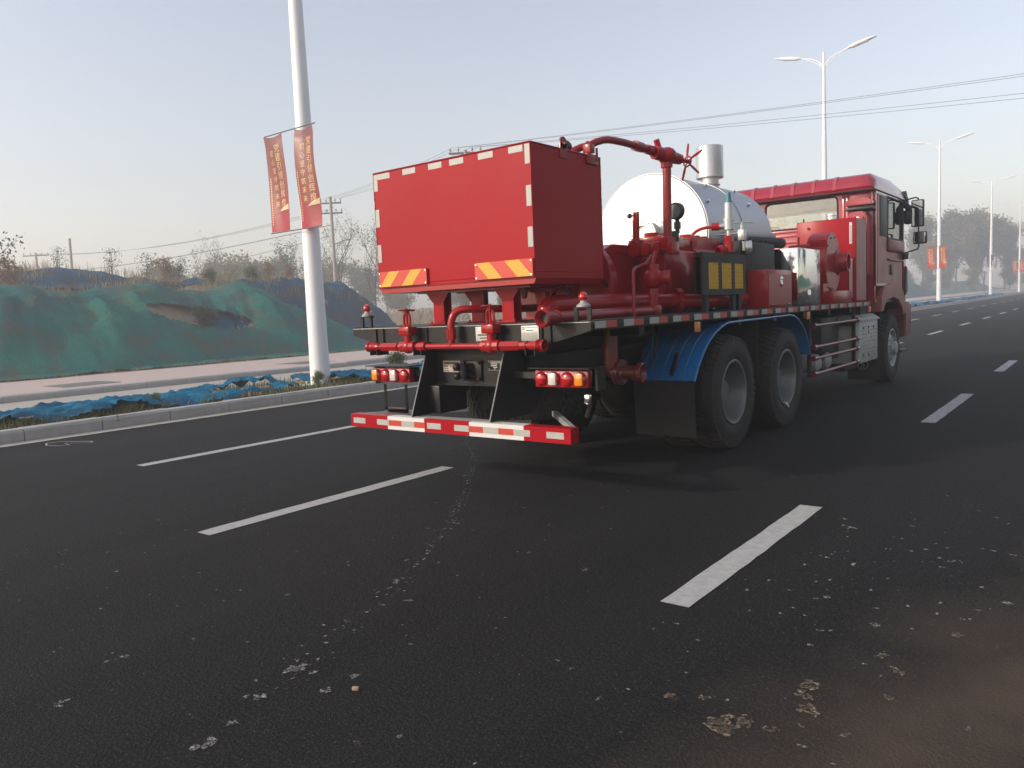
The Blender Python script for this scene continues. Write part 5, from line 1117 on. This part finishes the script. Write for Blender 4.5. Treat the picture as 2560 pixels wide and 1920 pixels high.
# ---- red oil tank before the cab
b = B(); b.box((.38, 7.23, 1.34), (1.2, 7.8, 2.52), .008); ot = part('oil_tank', b, 'red')
b = B(); b.cyl((.8, 7.5, 2.52), (.8, 7.5, 2.56), .06, 20); b.cyl((.8, 7.5, 2.56), (.8, 7.5, 2.62), .075, 20); b.ring((.8, 7.5, 2.59), (0, 0, 1), .075, .006, 20, 6); b.obj('filler_cap', 'chrome', ot)
b = B(); b.ring((.43, 7.4, 2.56), (1, .2, 0), .025, .008, 16, 6); b.cyl((.43, 7.4, 2.52), (.43, 7.4, 2.54), .012, 8); b.box((.6, 7.3, 2.52), (1.0, 7.7, 2.53)); b.obj('lifting_eye', 'plastic', ot)
for za, zb_ in ((2.155, 2.452), (1.396, 1.946)):
    b = B(); b.box((1.115, 7.222, za), (1.152, 7.23, zb_), .002); b.mi = 1; b.box((1.126, 7.2195, za+.03), (1.141, 7.2222, zb_-.03)); b.obj('level_gauge', ['white', 'bracket_grey'], ot)
b = B(); b.box((1.2, 7.25, 1.36), (1.2025, 7.78, 2.5)); b.obj('side_panel', 'cab_dust', ot)
b = B(); b.cyl((.55, 7.215, 2.42), (.55, 7.23, 2.42), .02, 10); b.obj('tank_plug', 'pump_red', ot)

# ================================================================ CAB
cab = link('cab', None, T)
CB, CF, CW = 8.3, 10.25, 1.22
def cpart(name, b, m='cab_red', ang=35): return b.obj(name, m, cab, ang)
# rear wall with window opening
wl, wr, wb, wt = -.45, .65, 2.545, 2.945
b = B(); b.box((-CW+.02, CB, 1.3), (CW-.02, CB+.04, wb), .0); b.box((-CW+.02, CB, wt), (CW-.02, CB+.04, 3.0)); b.box((-CW+.02, CB, wb), (wl, CB+.04, wt)); b.box((wr, CB, wb), (CW-.02, CB+.04, wt))
for z in (2.2, 2.3, 2.4, 2.47): b.box((-.9, CB-.012, z), (.78, CB, z+.045), .005)
for u in (.74, .795): b.box((u, CB-.014, 1.6), (u+.03, CB, 2.99), .005)
b.box((.85, CB-.02, 2.86), (1.14, CB, 2.98), .012)
cpart('rear_wall', b)
b = B(); b.box((wl, CB+.012, wb), (wr, CB+.018, wt)); rw = cpart('rear_window', b, 'glass')
b = B(); rr = .02
pts = []
for cx, cz, a0 in ((wr-.06, wt-.06, 0), (wl+.06, wt-.06, 90), (wl+.06, wb+.06, 180), (wr-.06, wb+.06, 270)):
    for i in range(6): a = R_(a0+i*18); pts.append((cx+.075*math.cos(a), CB-.002, cz+.075*math.sin(a)))
b.tube(pts+[pts[0], pts[1]], .014, 6); b.obj('window_seal', 'plastic', rw)
# corner duct and intake at the right rear
b = B(); b.prism([(.86, 1.72), (1.14, 1.72), (1.14, 2.62), (1.1, 2.68), (.9, 2.68), (.86, 2.62)], 'y', 8.07, 8.298, .02); b.box((1.0, 8.04, 1.9), (1.1, 8.07, 2.6), .01); ind = cpart('intake_duct', b)
b = B(); b.box((.83, 8.05, 2.7), (1.21, 8.295, 2.74), .01); b.obj('intake_grille', 'plastic', ind)
b = B(); b.prism([(.8, 2.78), (1.2, 2.78), (1.2, 2.84), (1.1, 2.88), (.85, 2.87)], 'y', 8.12, 8.297, .01); b.obj('intake_hood', 'cab_red', ind)
# side walls: door with window opening
for s in (-1, 1):
    def sb(b, v0, z0, v1, z1, t=.04, bev=0): u0, u1 = sorted((s*CW, s*(CW-t))); b.box((u0, v0, z0), (u1, v1, z1), bev)
    b = B(); sb(b, CB, 1.56, 8.98, 3.0); sb(b, 8.98, 2.96, CF-.02, 3.0)
    b.prism([(CF-.16, 2.3), (CF, 2.3), (CF-.06, 2.96), (CF-.14, 2.96)], 'x', *sorted((s*CW, s*(CW-.04)))); cpart('side_wall', b)
    b = B(); sb(b, 8.985, 1.5, CF-.165, 2.3, .05); b.box((min(s*1.222, s*1.25), 9.0, 1.95), (max(s*1.222, s*1.25), CF-.18, 1.99), .012); b.box((min(s*1.22, s*1.26), 9.0, 2.1), (max(s*1.22, s*1.26), CF-.2, 2.3), .03); dr = cpart('door', b, 'cab_dust')
    b = B(); b.box((min(s*1.218, s*1.238), 9.2, 1.73), (max(s*1.218, s*1.238), 9.32, 1.9), .012); b.obj('door_handle', 'plastic', dr)
    b = B(); b.prism([(9.0, 2.31), (CF-.17, 2.31), (CF-.15, 2.95), (9.0, 2.95)], 'x', *sorted((s*(CW-.02), s*(CW-.014)))); wn = b.obj('door_window', 'glass', dr)
    b = B(); b.tube([(s*(CW+.004), v, z) for v, z in ((9.0, 2.31), (CF-.17, 2.31), (CF-.15, 2.95), (9.0, 2.95), (9.0, 2.31))], .016, 6); b.obj('window_seal', 'plastic', wn)
    b = B(); sb(b, 8.36, 1.6, 8.94, 2.95, -.006); b.obj('rear_quarter_panel', 'cab_dust' if s > 0 else 'cab_red', cab)
    b = B(); b.box((min(s*1.226, s*1.234), 8.5, 2.32), (max(s*1.226, s*1.234), 8.96, 2.93), .003); cpart('quarter_trim', b, 'plastic')
    # wheel arch
    b = B(); A = [(8.5, 1.16), (8.52, 1.4), (8.7, 1.55), (9.3, 1.6), (9.9, 1.55), (10.2, 1.35), (10.3, 1.1)]; I_ = [(8.64, 1.16), (8.72, 1.24), (8.95, 1.34), (9.3, 1.37), (9.65, 1.33), (9.95, 1.2), (10.05, 1.06)]
    b.prism(A+I_[::-1], 'x', *sorted((s*1.0, s*1.25)), .01); cpart('wheel_arch', b, 'cab_dust')
    b = B(); b.prism([(8.66, 1.0), (8.72, 1.2), (8.95, 1.31), (9.3, 1.345), (9.65, 1.3), (9.95, 1.17), (9.95, 1.2), (9.65, 1.33), (9.3, 1.368), (8.95, 1.338), (8.7, 1.23), (8.63, 1.0)], 'x', *sorted((s*.7, s*1.2))); cpart('arch_liner', b, 'flap')
    b = B(); b.prism([(10.26, 1.38), (10.44, 1.45), (10.42, 1.85), (10.34, 1.9), (10.26, 1.7)], 'x', *sorted((s*1.14, s*1.24)), .012); cpart('corner_deflector', b, 'plastic')
    b = B(); b.prism([(CF-.02, 1.25), (CF+.12, 1.28), (CF+.15, 1.9), (CF+.06, 2.3), (CF-.02, 2.3)], 'x', *sorted((s*1.0, s*1.215))); cpart('front_corner', b)
    b = B(); b.box((min(s*.9, s*1.22), 10.05, .42), (max(s*.9, s*1.22), 10.4, .47), .01); b.box((min(s*1.0, s*1.3), 9.55, .5), (max(s*1.2, s*1.27), 9.7, .66), .01); cpart('cab_step', b, 'plastic')
# roof with ribs at the back
b = B(); rp = [(8.16, 3.0), (8.13, 3.05), (8.2, 3.2), (8.32, 3.25), (9.6, 3.27), (10.1, 3.2), (10.32, 3.06), (10.32, 3.0)]
prev = None
for u, dz, sc_ in ((-1.225, -.16, .0), (-1.215, -.08, .4), (-1.13, -.015, .9), (-1.0, 0, 1), (1.0, 0, 1), (1.13, -.015, .9), (1.215, -.08, .4), (1.225, -.16, .0)):
    ringv = [b.bm.verts.new((u, v+(.0 if sc_ > .5 else .03), 3.0+max(0, (z-3.0)*(1 if sc_ > .8 else .62 if sc_ > .2 else .12)))) for v, z in rp]
    if prev:
        for i in range(len(rp)-1): b._f([prev[i], prev[i+1], ringv[i+1], ringv[i]], True)
        b._f([prev[-1], prev[0], ringv[0], ringv[-1]])
    else: b._f(ringv)
    prev = ringv
b._f(prev); roof = cpart('roof', b, ang=50)
for u in (-.62, -.3, .02, .34, .66): b = B(); b.prism([(8.12, 3.03), (8.185, 3.205), (8.3, 3.258), (8.34, 3.262), (8.34, 3.2), (8.2, 3.05)], 'x', u-.035, u+.035, .01); b.obj('roof_rib', 'cab_red', roof)
b = B(); b.tube([(-1.2, 8.15, 2.995), (1.2, 8.15, 2.995)], .012, 6); b.tube([(1.222, 8.2, 2.995), (1.222, 10.25, 2.995)], .012, 6); b.obj('roof_seam', 'plastic', roof)
# front, windscreen, floor, lining, seats
b = B(); b.box((-1.0, CF+.02, 1.25), (1.0, CF+.1, 2.25), .03); cpart('front_panel', b)
b = B(); b.prism([(CF+.06, 2.28), (CF+.066, 2.28), (CF-.02, 2.98), (CF-.026, 2.98)], 'x', -1.15, 1.15); cpart('windscreen', b, 'glass')
b = B(); b.box((-1.18, CB+.05, 1.3), (1.18, CF, 1.36)); b.box((-1.16, CF-.35, 1.9), (1.16, CF-.02, 2.22), .05); b.box((-.9, 8.4, 1.7), (1.0, 8.75, 2.0), .05)
for u in (-.6, .6): b.box((u-.26, 9.0, 1.7), (u+.26, 9.5, 1.9), .05); b.box((u-.25, 8.95, 1.9), (u+.25, 9.08, 2.5), .05); b.box((u-.13, 8.95, 2.5), (u+.13, 9.05, 2.68), .04)
cpart('cab_interior', b, 'interior')
b = B(); b.box((-.44, 8.36, 2.6), (-.2, 8.37, 2.7)); cpart('window_sticker', b, 'white')
b = B(); b.prism([(10.25, .68), (10.7, .7), (10.74, 1.0), (10.72, 1.24), (10.55, 1.28), (10.28, 1.28)], 'x', -1.24, 1.24, .02); fb = cpart('front_bumper', b, 'rail_red')
# sun visor and mirrors
b = B(); b.prism([(10.2, 3.05), (10.5, 2.96), (10.52, 2.985), (10.3, 3.16)], 'x', -1.2, 1.24, .005); cpart('sun_visor', b, 'plastic')
for s in (-1, 1):
    mr_ = link('mirror_set', None, cab); 
    b = B(); b.tube([(s*1.2, 10.15, 2.98), (s*1.3, 10.18, 3.0), (s*1.4, 10.2, 3.02), (s*1.44, 10.2, 3.0), (s*1.45, 10.2, 2.2), (s*1.43, 10.2, 2.16), (s*1.36, 10.2, 2.14), (s*1.22, 10.15, 2.1)], .013, 8); b.box((min(s*1.2, s*1.3), 10.08, 2.0), (max(s*1.2, s*1.3), 10.2, 2.12), .02); b.tube([(s*1.16, 10.2, 3.0), (s*1.3, 10.3, 2.84)], .05, 10); b.obj('mirror_arm', 'plastic', mr_)
    for u0, u1, z0, z1 in ((1.335, 1.53, 2.53, 2.98), (1.365, 1.575, 2.245, 2.45)):
        b = B(); b.box((min(s*u0, s*u1), 10.17, z0), (max(s*u0, s*u1), 10.25, z1), .022); h = b.obj('mirror_shell', 'plastic', mr_)
        b = B(); a0, a1 = sorted((s*(u0+.02), s*(u1-.02))); b.box((a0, 10.164, z0+.02), (a1, 10.17, z1-.02)); b.obj('mirror_glass', 'mirror', mr_)
    b = B(); b.ball((s*1.27, 10.3, 2.72), .12, 16, (1, .5, 1.1)); b.obj('kerb_mirror', 'plastic', mr_)

# ================================================================ HAZE
b = B(); b.box((-330, -60, -1.3), (120, 420, 19.5)); hz = b.obj('haze', [], ang=0)
hm = bpy.data.materials.new('haze_air'); hm.use_nodes = True; n = hm.node_tree.nodes; n.clear(); ho = n.new('ShaderNodeOutputMaterial'); pv = n.new('ShaderNodeVolumePrincipled')
pv.inputs['Color'].default_value = (.93, .93, .95, 1); pv.inputs['Density'].default_value = .0046; pv.inputs['Anisotropy'].default_value = .45
hm.node_tree.links.new(pv.outputs[0], ho.inputs['Volume']); hz.data.materials.append(hm); stuff(hz, 'thin pale morning haze over the whole place')
